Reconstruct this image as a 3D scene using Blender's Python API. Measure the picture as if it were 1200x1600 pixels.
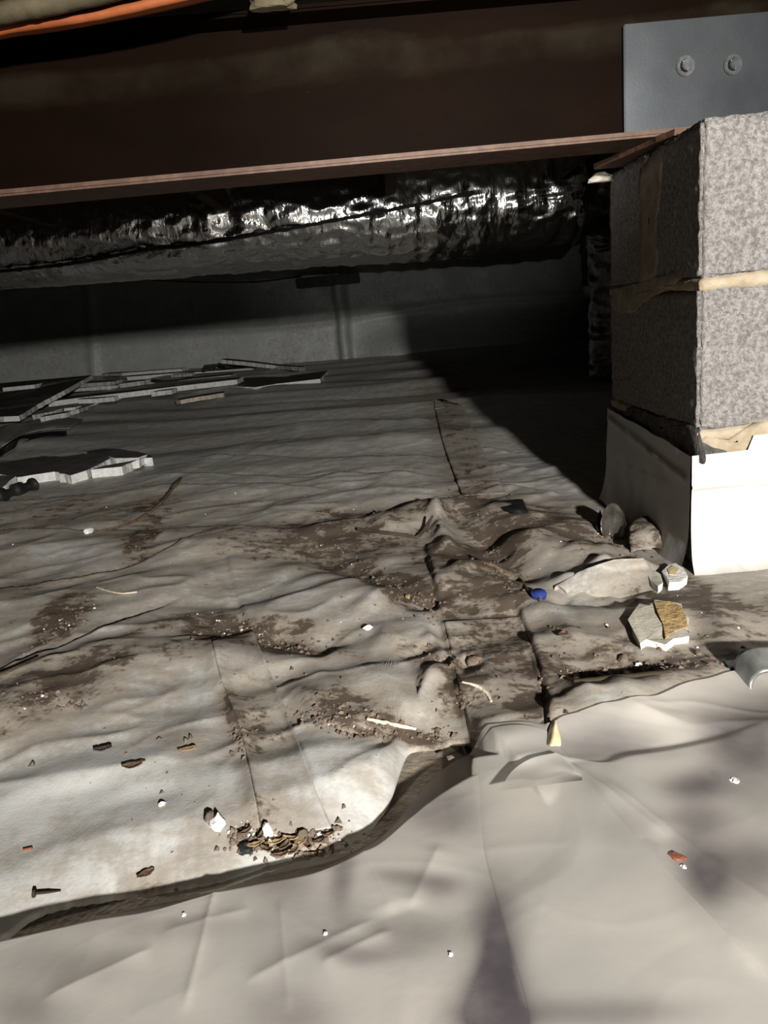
import bpy, bmesh, math, random
import numpy as np
from mathutils import Vector, Matrix

random.seed(7)
for o in list(bpy.data.objects):
    bpy.data.objects.remove(o, do_unlink=True)
SC = bpy.context.scene
COL = SC.collection

# ------------------------------------------------------------------ camera
F_PX, PITCH, ROLL, YAW, CAM_H = 1155.0, 0.262, 0.096, -0.022, 0.401
_cr, _sr = math.cos(ROLL), math.sin(ROLL)
_cp, _sp = math.cos(PITCH), math.sin(PITCH)
_cy, _sy = math.cos(YAW), math.sin(YAW)


def ray(u, v):
    a, b = u - 600.0, v - 800.0
    px, py = a * _cr - b * _sr, a * _sr + b * _cr
    x, up = px / F_PX, -py / F_PX
    y, z = _cp + up * _sp, -_sp + up * _cp
    return np.array([x * _cy + y * _sy, -x * _sy + y * _cy, z])


def project(x, y, z):
    """world -> photograph pixel, used to find where a mark on the floor lies"""
    zz = z - CAM_H
    xx, yy = x * _cy - y * _sy, x * _sy + y * _cy
    d, up = yy * _cp - zz * _sp, yy * _sp + zz * _cp
    px, py = xx / d * F_PX, -up / d * F_PX
    return 600 + px * _cr + py * _sr, 800 - px * _sr + py * _cr


def atz(u, v, z=0.0):
    r = ray(u, v)
    return r * ((z - CAM_H) / r[2]) + np.array([0, 0, CAM_H])


def aty(u, v, y):
    r = ray(u, v)
    return r * (y / r[1]) + np.array([0, 0, CAM_H])


def atx(u, v, x):
    r = ray(u, v)
    return r * (x / r[0]) + np.array([0, 0, CAM_H])


cam_data = bpy.data.cameras.new('camera')
cam = bpy.data.objects.new('camera', cam_data)
COL.objects.link(cam)
cam_data.sensor_fit = 'VERTICAL'
cam_data.sensor_height = 36.0
cam_data.lens = 36.0 * F_PX / 1600.0
cam_data.clip_start = 0.02
fwd = ray(600, 800); fwd /= np.linalg.norm(fwd)
rgt = ray(601, 800) - ray(600, 800); rgt /= np.linalg.norm(rgt)
upv = np.cross(rgt, fwd)
m = Matrix.Identity(4)
for i in range(3):
    m[i][0], m[i][1], m[i][2] = rgt[i], upv[i], -fwd[i]
m[2][3] = CAM_H
cam.matrix_world = m
SC.camera = cam

# ------------------------------------------------------------------ world, lamp, exposure
w = bpy.data.worlds.new('world'); SC.world = w
w.use_nodes = True
w.node_tree.nodes['Background'].inputs[0].default_value = (0.9, 0.95, 1.0, 1)
w.node_tree.nodes['Background'].inputs[1].default_value = 0.006

ld = bpy.data.lights.new('hand_torch', 'SPOT')
ld.energy = 450
ld.color = (1.0, 0.965, 0.91)
ld.spot_size = math.radians(84)
ld.spot_blend = 1.0
ld.shadow_soft_size = 0.032
lamp = bpy.data.objects.new('hand_torch', ld)
COL.objects.link(lamp)
lamp.location = (0.53, -1.12, 0.70)
_aim = Vector((0.06, 1.95, 0.10)) - lamp.location
lamp.rotation_euler = _aim.to_track_quat('-Z', 'Y').to_euler()

pd_ = bpy.data.lights.new('phone_light', 'SPOT')
pd_.energy = 60.0
pd_.color = (1.0, 0.97, 0.93)
pd_.spot_size = math.radians(33); pd_.spot_blend = 1.0
pd_.shadow_soft_size = 0.006
pl_ = bpy.data.objects.new('phone_light', pd_); COL.objects.link(pl_)
pl_.location = (0.05, -0.03, 0.455)
pl_.rotation_euler = (Vector((0.18, 3.0, 0.93)) - pl_.location).to_track_quat('-Z', 'Y').to_euler()

SC.view_settings.view_transform = 'Standard'
SC.view_settings.look = 'None'
SC.view_settings.gamma = 1.0
SC.view_settings.use_curve_mapping = False
SC.view_settings.exposure = 0.0


# ------------------------------------------------------------------ noise
_rng = np.random.RandomState(3)
_perm = _rng.permutation(1024)
_grad = _rng.rand(1024) * 2 * np.pi
_g3 = _rng.normal(size=(1024, 3)); _g3 /= np.linalg.norm(_g3, axis=1)[:, None]


def n2(x, y, seed=0):
    x = np.asarray(x, float) + seed * 17.31; y = np.asarray(y, float) + seed * 9.77
    xi, yi = np.floor(x).astype(int), np.floor(y).astype(int)
    xf, yf = x - xi, y - yi
    u, v = xf * xf * xf * (xf * (xf * 6 - 15) + 10), yf * yf * yf * (yf * (yf * 6 - 15) + 10)

    def g(i, j):
        h = _perm[(_perm[(xi + i) & 1023] + yi + j) & 1023]
        a = _grad[h]
        return np.cos(a) * (xf - i) + np.sin(a) * (yf - j)
    return ((g(0, 0) * (1 - u) + g(1, 0) * u) * (1 - v) + (g(0, 1) * (1 - u) + g(1, 1) * u) * v) * 1.5


def n3(x, y, z, seed=0):
    x = np.asarray(x, float) + seed * 13.7; y = np.asarray(y, float) + 5.1; z = np.asarray(z, float)
    xi, yi, zi = (np.floor(q).astype(int) for q in (x, y, z))
    xf, yf, zf = x - xi, y - yi, z - zi
    f = lambda t: t * t * t * (t * (t * 6 - 15) + 10)
    u, v, ww = f(xf), f(yf), f(zf)

    def g(i, j, k):
        h = _perm[(_perm[(_perm[(xi + i) & 1023] + yi + j) & 1023] + zi + k) & 1023]
        gr = _g3[h]
        return gr[..., 0] * (xf - i) + gr[..., 1] * (yf - j) + gr[..., 2] * (zf - k)
    l = lambda a, b, t: a + (b - a) * t
    return l(l(l(g(0, 0, 0), g(1, 0, 0), u), l(g(0, 1, 0), g(1, 1, 0), u), v),
             l(l(g(0, 0, 1), g(1, 0, 1), u), l(g(0, 1, 1), g(1, 1, 1), u), v), ww) * 1.5


def fbm(x, y, seed=0, oct=4, gain=0.5):
    s, a, t = 0, 1.0, 0
    for k in range(oct):
        s = s + a * n2(x * 2 ** k, y * 2 ** k, seed + k * 3); t += a; a *= gain
    return s / t


def sst(a, b, x):
    t = np.clip((x - a) / (b - a), 0, 1)
    return t * t * (3 - 2 * t)


# ------------------------------------------------------------------ materials
class NT:
    def __init__(self, name):
        self.m = bpy.data.materials.new(name); self.m.use_nodes = True
        self.t = self.m.node_tree; self.n = self.t.nodes
        self.b = self.n['Principled BSDF']; self.out = self.n['Material Output']
        self.tc = self.n.new('ShaderNodeTexCoord')

    def link(self, a, b): self.t.links.new(a, b)

    def noise(self, scale, detail=4, rough=0.55, vec=None, dist=0.0):
        k = self.n.new('ShaderNodeTexNoise')
        k.inputs['Scale'].default_value = scale; k.inputs['Detail'].default_value = detail
        k.inputs['Roughness'].default_value = rough; k.inputs['Distortion'].default_value = dist
        self.link(vec if vec is not None else self.tc.outputs['Object'], k.inputs['Vector'])
        return k.outputs['Fac']

    def mapping(self, sc=(1, 1, 1), rot=(0, 0, 0)):
        k = self.n.new('ShaderNodeMapping')
        k.inputs['Scale'].default_value = sc; k.inputs['Rotation'].default_value = rot
        self.link(self.tc.outputs['Object'], k.inputs['Vector'])
        return k.outputs['Vector']

    def voro(self, scale, feature='F1', vec=None):
        k = self.n.new('ShaderNodeTexVoronoi'); k.feature = feature
        k.inputs['Scale'].default_value = scale
        self.link(vec if vec is not None else self.tc.outputs['Object'], k.inputs['Vector'])
        return k.outputs['Distance']

    def ramp(self, fac, stops):
        k = self.n.new('ShaderNodeValToRGB')
        e = k.color_ramp.elements
        while len(e) < len(stops): e.new(0.5)
        for q, (p, c) in zip(e, stops):
            q.position = p
            q.color = (c, c, c, 1) if isinstance(c, (int, float)) else (*c, 1)
        self.link(fac, k.inputs[0])
        return k.outputs[0]

    def mix(self, fac, a, b, mode='MIX'):
        k = self.n.new('ShaderNodeMix'); k.data_type = 'RGBA'; k.blend_type = mode
        for sock, val in ((k.inputs[0], fac), (k.inputs[6], a), (k.inputs[7], b)):
            if isinstance(val, (int, float)): sock.default_value = val
            elif isinstance(val, tuple): sock.default_value = (*val, 1)
            else: self.link(val, sock)
        return k.outputs[2]

    def math(self, op, a, b=0.0, clamp=False):
        k = self.n.new('ShaderNodeMath'); k.operation = op; k.use_clamp = clamp
        for sock, val in ((k.inputs[0], a), (k.inputs[1], b)):
            if isinstance(val, (int, float)): sock.default_value = val
            else: self.link(val, sock)
        return k.outputs[0]

    def attr(self, name):
        k = self.n.new('ShaderNodeAttribute'); k.attribute_name = name
        return k.outputs['Fac']

    def bump(self, h, strength=0.3, dist=0.002, prev=None):
        k = self.n.new('ShaderNodeBump')
        k.inputs['Strength'].default_value = strength; k.inputs['Distance'].default_value = dist
        self.link(h, k.inputs['Height'])
        if prev is not None: self.link(prev, k.inputs['Normal'])
        return k.outputs['Normal']

    def done(self, col=None, rough=None, metal=None, normal=None, spec=None):
        for nm, val in (('Base Color', col), ('Roughness', rough), ('Metallic', metal), ('Normal', normal),
                        ('Specular IOR Level', spec)):
            if val is None: continue
            s = self.b.inputs[nm]
            if isinstance(val, tuple): s.default_value = (*val, 1)
            elif isinstance(val, (int, float)): s.default_value = val
            else: self.link(val, s)
        return self.m


def simple(name, c1, c2, scale=30, rough=0.7, metal=0.0, bump=0.3, bscale=None, bd=0.001, spec=0.3):
    k = NT(name)
    f = k.noise(scale, 5)
    c = k.ramp(f, [(0.35, c1), (0.65, c2)])
    nrm = k.bump(k.noise(bscale or scale * 3, 4), bump, bd)
    return k.done(c, rough, metal, nrm, spec)


def sheet_material(name, clean1, clean2, gloss):
    k = NT(name)
    d = k.attr('dirt')
    a = k.noise(7, 6, 0.6, dist=0.6)
    b = k.noise(38, 5, 0.6)
    c = k.noise(150, 3, 0.6)
    st = k.noise(1.0, 6, 0.65, vec=k.mapping((26, 60, 20), (0, 0, 0.35)))
    base = k.mix(k.ramp(a, [(0.3, 0.0), (0.7, 1.0)]), clean1, clean2)
    s = k.math('ADD', d, k.math('MULTIPLY', k.math('SUBTRACT', a, 0.5), 0.75))
    s = k.math('ADD', s, k.math('MULTIPLY', k.math('SUBTRACT', b, 0.5), 1.15))
    s = k.math('ADD', s, k.math('MULTIPLY', k.math('SUBTRACT', st, 0.5), 1.0))
    s = k.math('ADD', s, k.math('MULTIPLY', k.math('SUBTRACT', c, 0.5), 0.45), True)
    col = k.ramp(s, [(0.0, 0.0), (0.18, 0.10), (0.5, 0.62), (0.8, 0.9), (1.0, 1.0)])
    brown = k.mix(k.ramp(b, [(0.3, 0.0), (0.7, 1.0)]), (0.20, 0.162, 0.122), (0.31, 0.265, 0.21))
    brown = k.mix(k.ramp(s, [(0.78, 0.0), (1.0, 1.0)]), brown, (0.085, 0.063, 0.046))
    colr = k.mix(col, base, brown)
    rg = k.mix(s, (gloss,) * 3, (0.75,) * 3)
    nrm = k.bump(k.noise(320, 3), 0.22, 0.0012)
    nrm = k.bump(b, 0.16, 0.003, nrm)
    return k.done(colr, rg, 0.0, nrm, 0.35)


M = {}
M['liner'] = sheet_material('liner_plastic', (0.42, 0.42, 0.40), (0.55, 0.55, 0.53), 0.40)
M['soil'] = simple('damp_soil', (0.19, 0.155, 0.12), (0.30, 0.255, 0.205), 18, 0.8, 0, 0.6, 70, 0.006)
k = NT('clear_film')
blot = k.attr('blotch')
a_ = k.noise(5.5, 3, 0.5); b_ = k.noise(60, 4)
c_ = k.mix(k.ramp(a_, [(0.3, 0.0), (0.7, 1.0)]), (0.36, 0.345, 0.325), (0.60, 0.565, 0.505))
c_ = k.mix(k.math('MULTIPLY', blot, k.ramp(k.noise(16, 4), [(0.25, 0.75), (0.6, 1.0)]), True), c_, (0.085, 0.074, 0.083))
k.done(c_, 0.5, 0.0, k.bump(k.noise(26, 4), 0.10, 0.004), 0.3)
tr = k.n.new('ShaderNodeBsdfTransparent'); tr.inputs[0].default_value = (0.93, 0.91, 0.87, 1)
ms = k.n.new('ShaderNodeMixShader'); ms.inputs[0].default_value = 0.74
k.link(tr.outputs[0], ms.inputs[1]); k.link(k.b.outputs[0], ms.inputs[2]); k.link(ms.outputs[0], k.out.inputs[0])
M['film'] = k.m
M['wallsheet'] = sheet_material('wall_plastic', (0.40, 0.42, 0.41), (0.52, 0.54, 0.53), 0.4)
k = NT('wrap_plastic')
d_ = k.attr('dirt')
s_ = k.math('ADD', k.math('MULTIPLY', d_, k.ramp(k.noise(22, 5), [(0.3, 0.5), (0.6, 1.0)])), k.math('MULTIPLY', k.ramp(k.noise(60, 4), [(0.62, 0.0), (0.75, 1.0)]), 0.12), True)
c_ = k.mix(s_, (0.50, 0.49, 0.47), (0.14, 0.11, 0.085))
M['wrap'] = k.done(c_, 0.4, 0, k.bump(k.noise(90, 4), 0.2, 0.002), 0.35)

k = NT('rusty_steel')
a_ = k.noise(3.5, 6, 0.6, dist=0.5); b_ = k.noise(60, 5)
c_ = k.mix(k.ramp(a_, [(0.35, 0.0), (0.65, 1.0)]), (0.060, 0.029, 0.018), (0.10, 0.052, 0.033))
c_ = k.mix(k.ramp(b_, [(0.45, 0.0), (0.75, 0.6)]), c_, (0.15, 0.095, 0.06))
M['rust'] = k.done(c_, 0.6, 0.0, k.bump(b_, 0.4, 0.0015), 0.35)
k = NT('web_steel')
sep = k.n.new('ShaderNodeSeparateXYZ'); k.link(k.tc.outputs['Object'], sep.inputs[0])
a_ = k.noise(5, 7, 0.62, vec=k.mapping((0.55, 1, 1.6)), dist=0.4); b_ = k.noise(70, 5)
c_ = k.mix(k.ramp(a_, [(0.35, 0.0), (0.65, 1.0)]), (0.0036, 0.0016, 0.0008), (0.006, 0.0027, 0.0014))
zz = k.math('ADD', sep.outputs['Z'], k.math('MULTIPLY', k.math('SUBTRACT', a_, 0.5), 0.09))
dust = k.ramp(zz, [(0.115, 0.0), (0.135, 0.8), (0.160, 1.0), (0.172, 0.0)])
c_ = k.mix(k.math('MULTIPLY', dust, k.ramp(k.noise(11, 5), [(0.35, 0.2), (0.6, 1.0)])), c_, (0.012, 0.0095, 0.0058))
c_ = k.mix(k.ramp(k.noise(130, 2), [(0.80, 0.0), (0.84, 0.4)]), c_, (0.12, 0.09, 0.05))
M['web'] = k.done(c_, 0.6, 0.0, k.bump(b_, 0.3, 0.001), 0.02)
k = NT('grey_plate')
a_ = k.noise(9, 5, 0.6); b_ = k.noise(240, 3)
c_ = k.mix(k.ramp(a_, [(0.3, 0.0), (0.7, 1.0)]), (0.04, 0.045, 0.05), (0.068, 0.075, 0.081))
M['plate'] = k.done(c_, 0.34, 0.55, k.bump(b_, 0.1, 0.0006), 0.5)
M['bolt'] = simple('bolt_steel', (0.10, 0.10, 0.105), (0.2, 0.2, 0.2), 60, 0.3, 0.8, 0.1)

k = NT('concrete_block')
big = k.noise(7, 5); v1 = k.voro(95); nz = k.noise(150, 5, 0.75); n_f = k.noise(420, 3, 0.65)
c_ = k.mix(k.ramp(big, [(0.3, 0.0), (0.7, 1.0)]), (0.35, 0.328, 0.31), (0.45, 0.424, 0.402))
c_ = k.mix(k.ramp(nz, [(0.40, 0.0), (0.60, 1.0)]), k.mix(0.58, c_, (0.13, 0.12, 0.115), 'MIX'), k.mix(0.35, c_, (0.66, 0.63, 0.60)))
nr = k.bump(nz, 1.0, 0.010)
nr = k.bump(v1, 0.4, 0.004, nr)
nr = k.bump(n_f, 0.4, 0.002, nr)
M['block'] = k.done(c_, 0.92, 0, nr, 0.15)
M['mortar'] = simple('mortar', (0.31, 0.25, 0.17), (0.42, 0.355, 0.265), 40, 0.9, 0, 0.7, 160, 0.003, 0.1)
M['smear'] = simple('old_mortar_smear', (0.24, 0.205, 0.16), (0.36, 0.31, 0.245), 40, 0.9, 0, 0.7, 160, 0.003, 0.1)
M['mortar_dark'] = simple('damp_mortar', (0.055, 0.052, 0.05), (0.12, 0.11, 0.10), 60, 0.9, 0, 0.7, 160, 0.004, 0.2)

k = NT('duct_foil')
mp = k.mapping((1.0, 1.0, 1.0))
cr = k.noise(1.0, 4, 0.6, vec=k.mapping((34, 34, 10)), dist=0.8)
vo = k.voro(26, 'DISTANCE_TO_EDGE', vec=k.mapping((1.6, 1.0, 1.0)))
scr = k.noise(150, 3, 0.6)
nr = k.bump(cr, 0.4, 0.010)
nr = k.bump(vo, 0.3, 0.005, nr)
nr = k.bump(scr, 0.15, 0.002, nr)
M['foil'] = k.done(k.mix(k.noise(8, 4), (0.78, 0.78, 0.76), (0.92, 0.92, 0.90)), 0.18, 1.0, nr)
M['foil_dull'] = simple('dull_foil', (0.14, 0.14, 0.14), (0.35, 0.35, 0.34), 30, 0.35, 1.0, 0.6, 40, 0.006)
M['twine'] = simple('dark_twine', (0.02, 0.018, 0.015), (0.05, 0.045, 0.038), 200, 0.8, 0, 0.5, 400, 0.002)

M['board_face'] = simple('board_facing', (0.055, 0.055, 0.05), (0.10, 0.10, 0.092), 25, 0.7, 0, 0.3, 90, 0.001)
M['board_edge'] = simple('board_core', (0.62, 0.62, 0.60), (0.82, 0.82, 0.79), 70, 0.85, 0, 0.8, 140, 0.004, 0.1)
M['board_edge_tan'] = simple('weathered_board_core', (0.42, 0.37, 0.29), (0.60, 0.54, 0.44), 60, 0.85, 0, 0.7, 140, 0.004, 0.1)
M['wood_dark'] = simple('old_timber', (0.035, 0.026, 0.018), (0.085, 0.065, 0.045), 12, 0.85, 0, 0.5, 60, 0.002, 0.1)
M['wood_tan'] = simple('tan_timber', (0.07, 0.056, 0.034), (0.12, 0.10, 0.064), 25, 0.85, 0, 0.5, 80, 0.002, 0.1)
M['orange'] = simple('orange_jacket', (0.22, 0.055, 0.016), (0.33, 0.095, 0.03), 14, 0.55, 0, 0.3, 90, 0.002)
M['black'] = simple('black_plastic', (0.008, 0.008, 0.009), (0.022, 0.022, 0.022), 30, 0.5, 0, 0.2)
M['twig'] = simple('brown_twig', (0.06, 0.038, 0.024), (0.13, 0.09, 0.058), 90, 0.8, 0, 0.5)
M['pale'] = simple('pale_wood', (0.45, 0.38, 0.28), (0.62, 0.55, 0.44), 90, 0.7, 0, 0.3)
M['white'] = simple('white_plaster', (0.62, 0.61, 0.58), (0.80, 0.79, 0.76), 60, 0.9, 0, 0.8, 180, 0.003, 0.1)
M['beige'] = simple('beige_plaster', (0.38, 0.35, 0.29), (0.50, 0.46, 0.39), 50, 0.9, 0, 0.6, 160, 0.002, 0.1)
M['tan'] = simple('tan_crust', (0.30, 0.20, 0.09), (0.44, 0.31, 0.15), 60, 0.9, 0, 0.8, 160, 0.004, 0.1)
M['yellow'] = simple('pale_yellow_stain', (0.5, 0.42, 0.22), (0.6, 0.52, 0.3), 60, 0.9, 0, 0.5, 160, 0.002, 0.1)
M['blue'] = simple('blue_plastic', (0.02, 0.035, 0.16), (0.035, 0.055, 0.25), 40, 0.3, 0, 0.1)
M['zinc'] = simple('dull_zinc', (0.22, 0.23, 0.22), (0.34, 0.35, 0.33), 60, 0.4, 0.6, 0.2)
M['leaf'] = simple('brown_leaf', (0.085, 0.052, 0.034), (0.15, 0.095, 0.065), 80, 0.7, 0, 0.4)
M['red'] = simple('red_brown_leaf', (0.17, 0.055, 0.03), (0.26, 0.10, 0.06), 80, 0.7, 0, 0.4)
M['chipwood'] = simple('straw_chip', (0.20, 0.135, 0.065), (0.33, 0.24, 0.125), 70, 0.75, 0, 0.4)
M['crumb'] = simple('dirt_crumb', (0.07, 0.052, 0.038), (0.19, 0.145, 0.11), 60, 0.9, 0, 0.4)
M['grit'] = simple('pale_grit', (0.55, 0.53, 0.49), (0.78, 0.76, 0.72), 60, 0.7, 0, 0.4)
M['goldfilm'] = simple('yellowed_film', (0.42, 0.34, 0.18), (0.62, 0.54, 0.36), 60, 0.25, 0, 0.3, 90, 0.002, 0.5)
M['shard'] = simple('dusty_film', (0.035, 0.031, 0.026), (0.085, 0.078, 0.066), 40, 0.3, 0, 0.3, 90, 0.002, 0.5)
M['ceil'] = simple('subfloor', (0.03, 0.024, 0.018), (0.06, 0.05, 0.038), 10, 0.9, 0, 0.4, 60, 0.002, 0.1)
M['cmu_far'] = simple('foundation_block', (0.10, 0.10, 0.098), (0.16, 0.16, 0.155), 14, 0.95, 0, 0.6, 120, 0.004, 0.1)


# ------------------------------------------------------------------ mesh helpers
def tag(o, label=None, cat=None, group=None, kind=None):
    if label: o['label'] = label
    if cat: o['category'] = cat
    if group: o['group'] = group
    if kind: o['kind'] = kind
    return o


def empty(name, loc=(0, 0, 0)):
    o = bpy.data.objects.new(name, None); COL.objects.link(o)
    o.empty_display_size = 0.05
    o.location = loc
    return o


def link(name, me, mats, parent=None, smooth=True):
    if not isinstance(mats, (list, tuple)): mats = [mats]
    for q in mats: me.materials.append(q)
    if smooth: me.polygons.foreach_set('use_smooth', [True] * len(me.polygons))
    o = bpy.data.objects.new(name, me); COL.objects.link(o)
    if parent is not None:
        o.parent = parent
        o.matrix_parent_inverse = Matrix.Translation(-Vector(parent.location))
    return o


def pydata(name, v, f, mats, parent=None, smooth=False, midx=None):
    me = bpy.data.meshes.new(name)
    me.from_pydata([tuple(map(float, q)) for q in v], [], f); me.validate()
    o = link(name, me, mats, parent, smooth)
    if midx is not None: me.polygons.foreach_set('material_index', midx)
    me.update()
    return o


def recenter(o):
    """origin of a single-mesh thing to its own base"""
    me = o.data
    n = len(me.vertices); a = np.empty(n * 3); me.vertices.foreach_get('co', a); a = a.reshape(-1, 3)
    c = (a.min(0) + a.max(0)) / 2; c[2] = a[:, 2].min()
    a -= c; me.vertices.foreach_set('co', a.ravel()); me.update()
    o.location = c
    return o


def grid(name, P, mats, parent=None, closed=False, attrs=None, smooth=True):
    P = np.asarray(P, float); R, C = P.shape[:2]
    idx = np.arange(R * C).reshape(R, C)
    if closed: idx = np.concatenate([idx, idx[:, :1]], 1)
    q = np.stack([idx[:-1, :-1], idx[:-1, 1:], idx[1:, 1:], idx[1:, :-1]], -1).reshape(-1, 4)
    me = bpy.data.meshes.new(name)
    me.vertices.add(R * C); me.vertices.foreach_set('co', P.reshape(-1))
    me.loops.add(q.size); me.loops.foreach_set('vertex_index', q.ravel().astype(np.int32))
    me.polygons.add(len(q)); me.polygons.foreach_set('loop_start', (np.arange(len(q)) * 4).astype(np.int32))
    me.polygons.foreach_set('loop_total', np.full(len(q), 4, np.int32))
    me.update(calc_edges=True)
    for nm, arr in (attrs or {}).items():
        at = me.attributes.new(nm, 'FLOAT', 'POINT'); at.data.foreach_set('value', np.asarray(arr, float).ravel())
    return link(name, me, mats, parent, smooth)


def spline(pts, n):
    """Catmull-Rom through pts, n samples"""
    p = np.asarray(pts, float)
    if len(p) == 2: return p[0] + (p[1] - p[0]) * np.linspace(0, 1, n)[:, None]
    q = np.vstack([2 * p[0] - p[1], p, 2 * p[-1] - p[-2]])
    out = []
    for s in np.linspace(0, len(p) - 1 - 1e-6, n):
        i = int(s); t = s - i
        a, b, c, d = q[i], q[i + 1], q[i + 2], q[i + 3]
        out.append(0.5 * (2 * b + (c - a) * t + (2 * a - 5 * b + 4 * c - d) * t * t + (3 * b - a - 3 * c + d) * t ** 3))
    return np.array(out)


def tube(name, pts, rad, mat, parent=None, n=40, sides=10, wob=0.0, seed=0, flat=1.0):
    p = spline(pts, n)
    r = np.interp(np.linspace(0, 1, n), np.linspace(0, 1, len(rad)), rad) if hasattr(rad, '__len__') else np.full(n, rad)
    t = np.gradient(p, axis=0); t /= np.linalg.norm(t, axis=1)[:, None] + 1e-12
    ref = np.array([0, 0, 1.0]) if abs(t[:, 2]).mean() < 0.8 else np.array([1.0, 0, 0])
    s = np.cross(t, ref); s /= np.linalg.norm(s, axis=1)[:, None]
    u = np.cross(s, t)
    an = np.linspace(0, 2 * np.pi, sides, endpoint=False)
    rr = r[:, None] * np.ones(sides)
    if wob: rr = rr * (1 + wob * n2(np.arange(n)[:, None] * 0.35, an[None, :], seed))
    ring = p[:, None] + rr[..., None] * (np.cos(an)[None, :, None] * s[:, None] + flat * np.sin(an)[None, :, None] * u[:, None])
    v = ring.reshape(-1, 3).tolist(); f = []
    for i in range(n - 1):
        for j in range(sides):
            k2 = (j + 1) % sides
            f.append((i * sides + j, i * sides + k2, (i + 1) * sides + k2, (i + 1) * sides + j))
    f.append(tuple(range(sides))[::-1]); f.append(tuple((n - 1) * sides + j for j in range(sides)))
    return pydata(name, v, f, mat, parent, True)


def box(name, lo, hi, mat, parent=None, bev=0.0, yaw=None):
    bm = bmesh.new()
    bmesh.ops.create_cube(bm, size=1.0)
    lo, hi = np.array(lo, float), np.array(hi, float)
    for q in bm.verts:
        q.co = Vector(((lo + hi) / 2 + np.array(q.co) * (hi - lo)).tolist())
    if bev: bmesh.ops.bevel(bm, geom=bm.edges[:], offset=bev, segments=2, affect='EDGES')
    if yaw:
        ang, piv = yaw
        bmesh.ops.rotate(bm, cent=piv, matrix=Matrix.Rotation(ang, 3, 'Z'), verts=bm.verts)
    me = bpy.data.meshes.new(name); bm.to_mesh(me); bm.free()
    return link(name, me, mat, parent, False)


def rock(name, c, r, mat, parent=None, seed=0, sub=2, rough=0.35, rz=0.0, sharp=True):
    bm = bmesh.new()
    bmesh.ops.create_icosphere(bm, subdivisions=sub, radius=1.0)
    co = np.array([q.co for q in bm.verts])
    d = 1 + rough * n3(co[:, 0] * 1.3, co[:, 1] * 1.3, co[:, 2] * 1.3, seed) + rough * 0.5 * n3(co[:, 0] * 3.1, co[:, 1] * 3.1, co[:, 2] * 3.1, seed + 5)
    co = co * d[:, None]
    co[:, 2] = np.maximum(co[:, 2], -0.55)
    co *= np.array(r)
    cz, sz = math.cos(rz), math.sin(rz)
    co = co @ np.array([[cz, sz, 0], [-sz, cz, 0], [0, 0, 1]])
    co[:, 2] -= co[:, 2].min()
    for q, p in zip(bm.verts, co): q.co = Vector((p + np.array(c)).tolist())
    me = bpy.data.meshes.new(name); bm.to_mesh(me); bm.free()
    return link(name, me, mat, parent, not sharp)


def slab(name, top, th, mats, parent=None, jit=0.0, seed=0, div=4, emid=None):
    """flat piece with broken edges: top outline (list of 3D points), thickness down; mats[0] faces, mats[1:] edges"""
    top = [np.array(p, float) for p in top]
    rs = np.random.RandomState(seed); pts = []; src = []
    for i, p in enumerate(top):
        q = top[(i + 1) % len(top)]
        L = np.linalg.norm(q - p); m = max(1, min(14, int(L / 0.02))) if div else 1
        for j in range(m):
            t = j / m
            x = p + (q - p) * t
            if j and jit: x = x + np.append(rs.normal(size=2) * jit, 0)
            pts.append(x); src.append(i)
    n = len(pts)
    bot = [p - np.array([0, 0, th]) + np.append(rs.normal(size=2) * jit * 0.8, 0) for p in pts]
    v = pts + bot
    f = [tuple(range(n)), tuple(range(2 * n - 1, n - 1, -1))]; mi = [0, 0]
    for i in range(n):
        j = (i + 1) % n
        f.append((i, n + i, n + j, j)); mi.append((emid or {}).get(src[i], 1))
    return pydata(name, v, f, mats, parent, False, mi)


# ------------------------------------------------------------------ the lie of the floor sheet
CREASES = []


def crease(kind, amp, wd, px, soft=0.004):
    P = np.array([atz(u, v)[:2] for u, v in px])
    P = spline(P, max(6, 5 * len(px)))
    CREASES.append((kind, amp, wd, P, soft))


# step: the right-hand side of the line (walking along it) stands higher
crease('step', 0.012, 0.10, [(858, 1172), (862, 1115), (846, 1050), (822, 975), (806, 940)])
crease('step', 0.011, 0.06, [(692, 965), (682, 915), (672, 870), (668, 845)])
crease('step', 0.007, 0.05, [(735, 1155), (716, 1070), (700, 1000), (692, 965)])
crease('step', 0.006, 0.09, [(522, 1305), (478, 1190), (436, 1085), (395, 985), (365, 900), (350, 836)])
crease('ridge', 0.006, 0.008, [(410, 1315), (400, 1250), (375, 1140), (345, 1060), (331, 1000)])
crease('ridge', 0.004, 0.008, [(322, 890), (345, 915), (365, 945)])
crease('step', 0.009, 0.16, [(-160, 850), (0, 838), (150, 834), (340, 831), (450, 836), (640, 805)])
crease('step', 0.009, 0.14, [(-150, 960), (0, 927), (90, 910), (190, 892), (260, 870), (340, 838)])
crease('step', 0.010, 0.14, [(-150, 1110), (0, 1056), (60, 1032), (120, 1010), (200, 975), (310, 925)])
crease('ridge', 0.020, 0.07, [(-80, 1120), (60, 1110), (180, 1080), (330, 1040), (480, 1040)])
crease('ridge', 0.016, 0.05, [(430, 1060), (540, 1030), (650, 1010), (700, 1000)])
crease('ridge', 0.020, 0.05, [(440, 1130), (540, 1090), (650, 1060), (720, 1068)])
crease('valley', 0.014, 0.035, [(290, 970), (360, 985), (480, 1005), (600, 1010)])
crease('valley', 0.016, 0.03, [(465, 848), (540, 885), (600, 910), (660, 940), (690, 960)])
crease('valley', 0.014, 0.03, [(620, 1000), (690, 1030), (760, 1045)])
crease('valley', 0.014, 0.03, [(560, 1130), (620, 1150), (700, 1125), (780, 1095)])
crease('ridge', 0.030, 0.06, [(560, 830), (620, 820), (680, 800), (740, 800), (800, 812), (880, 830), (960, 850)])
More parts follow.
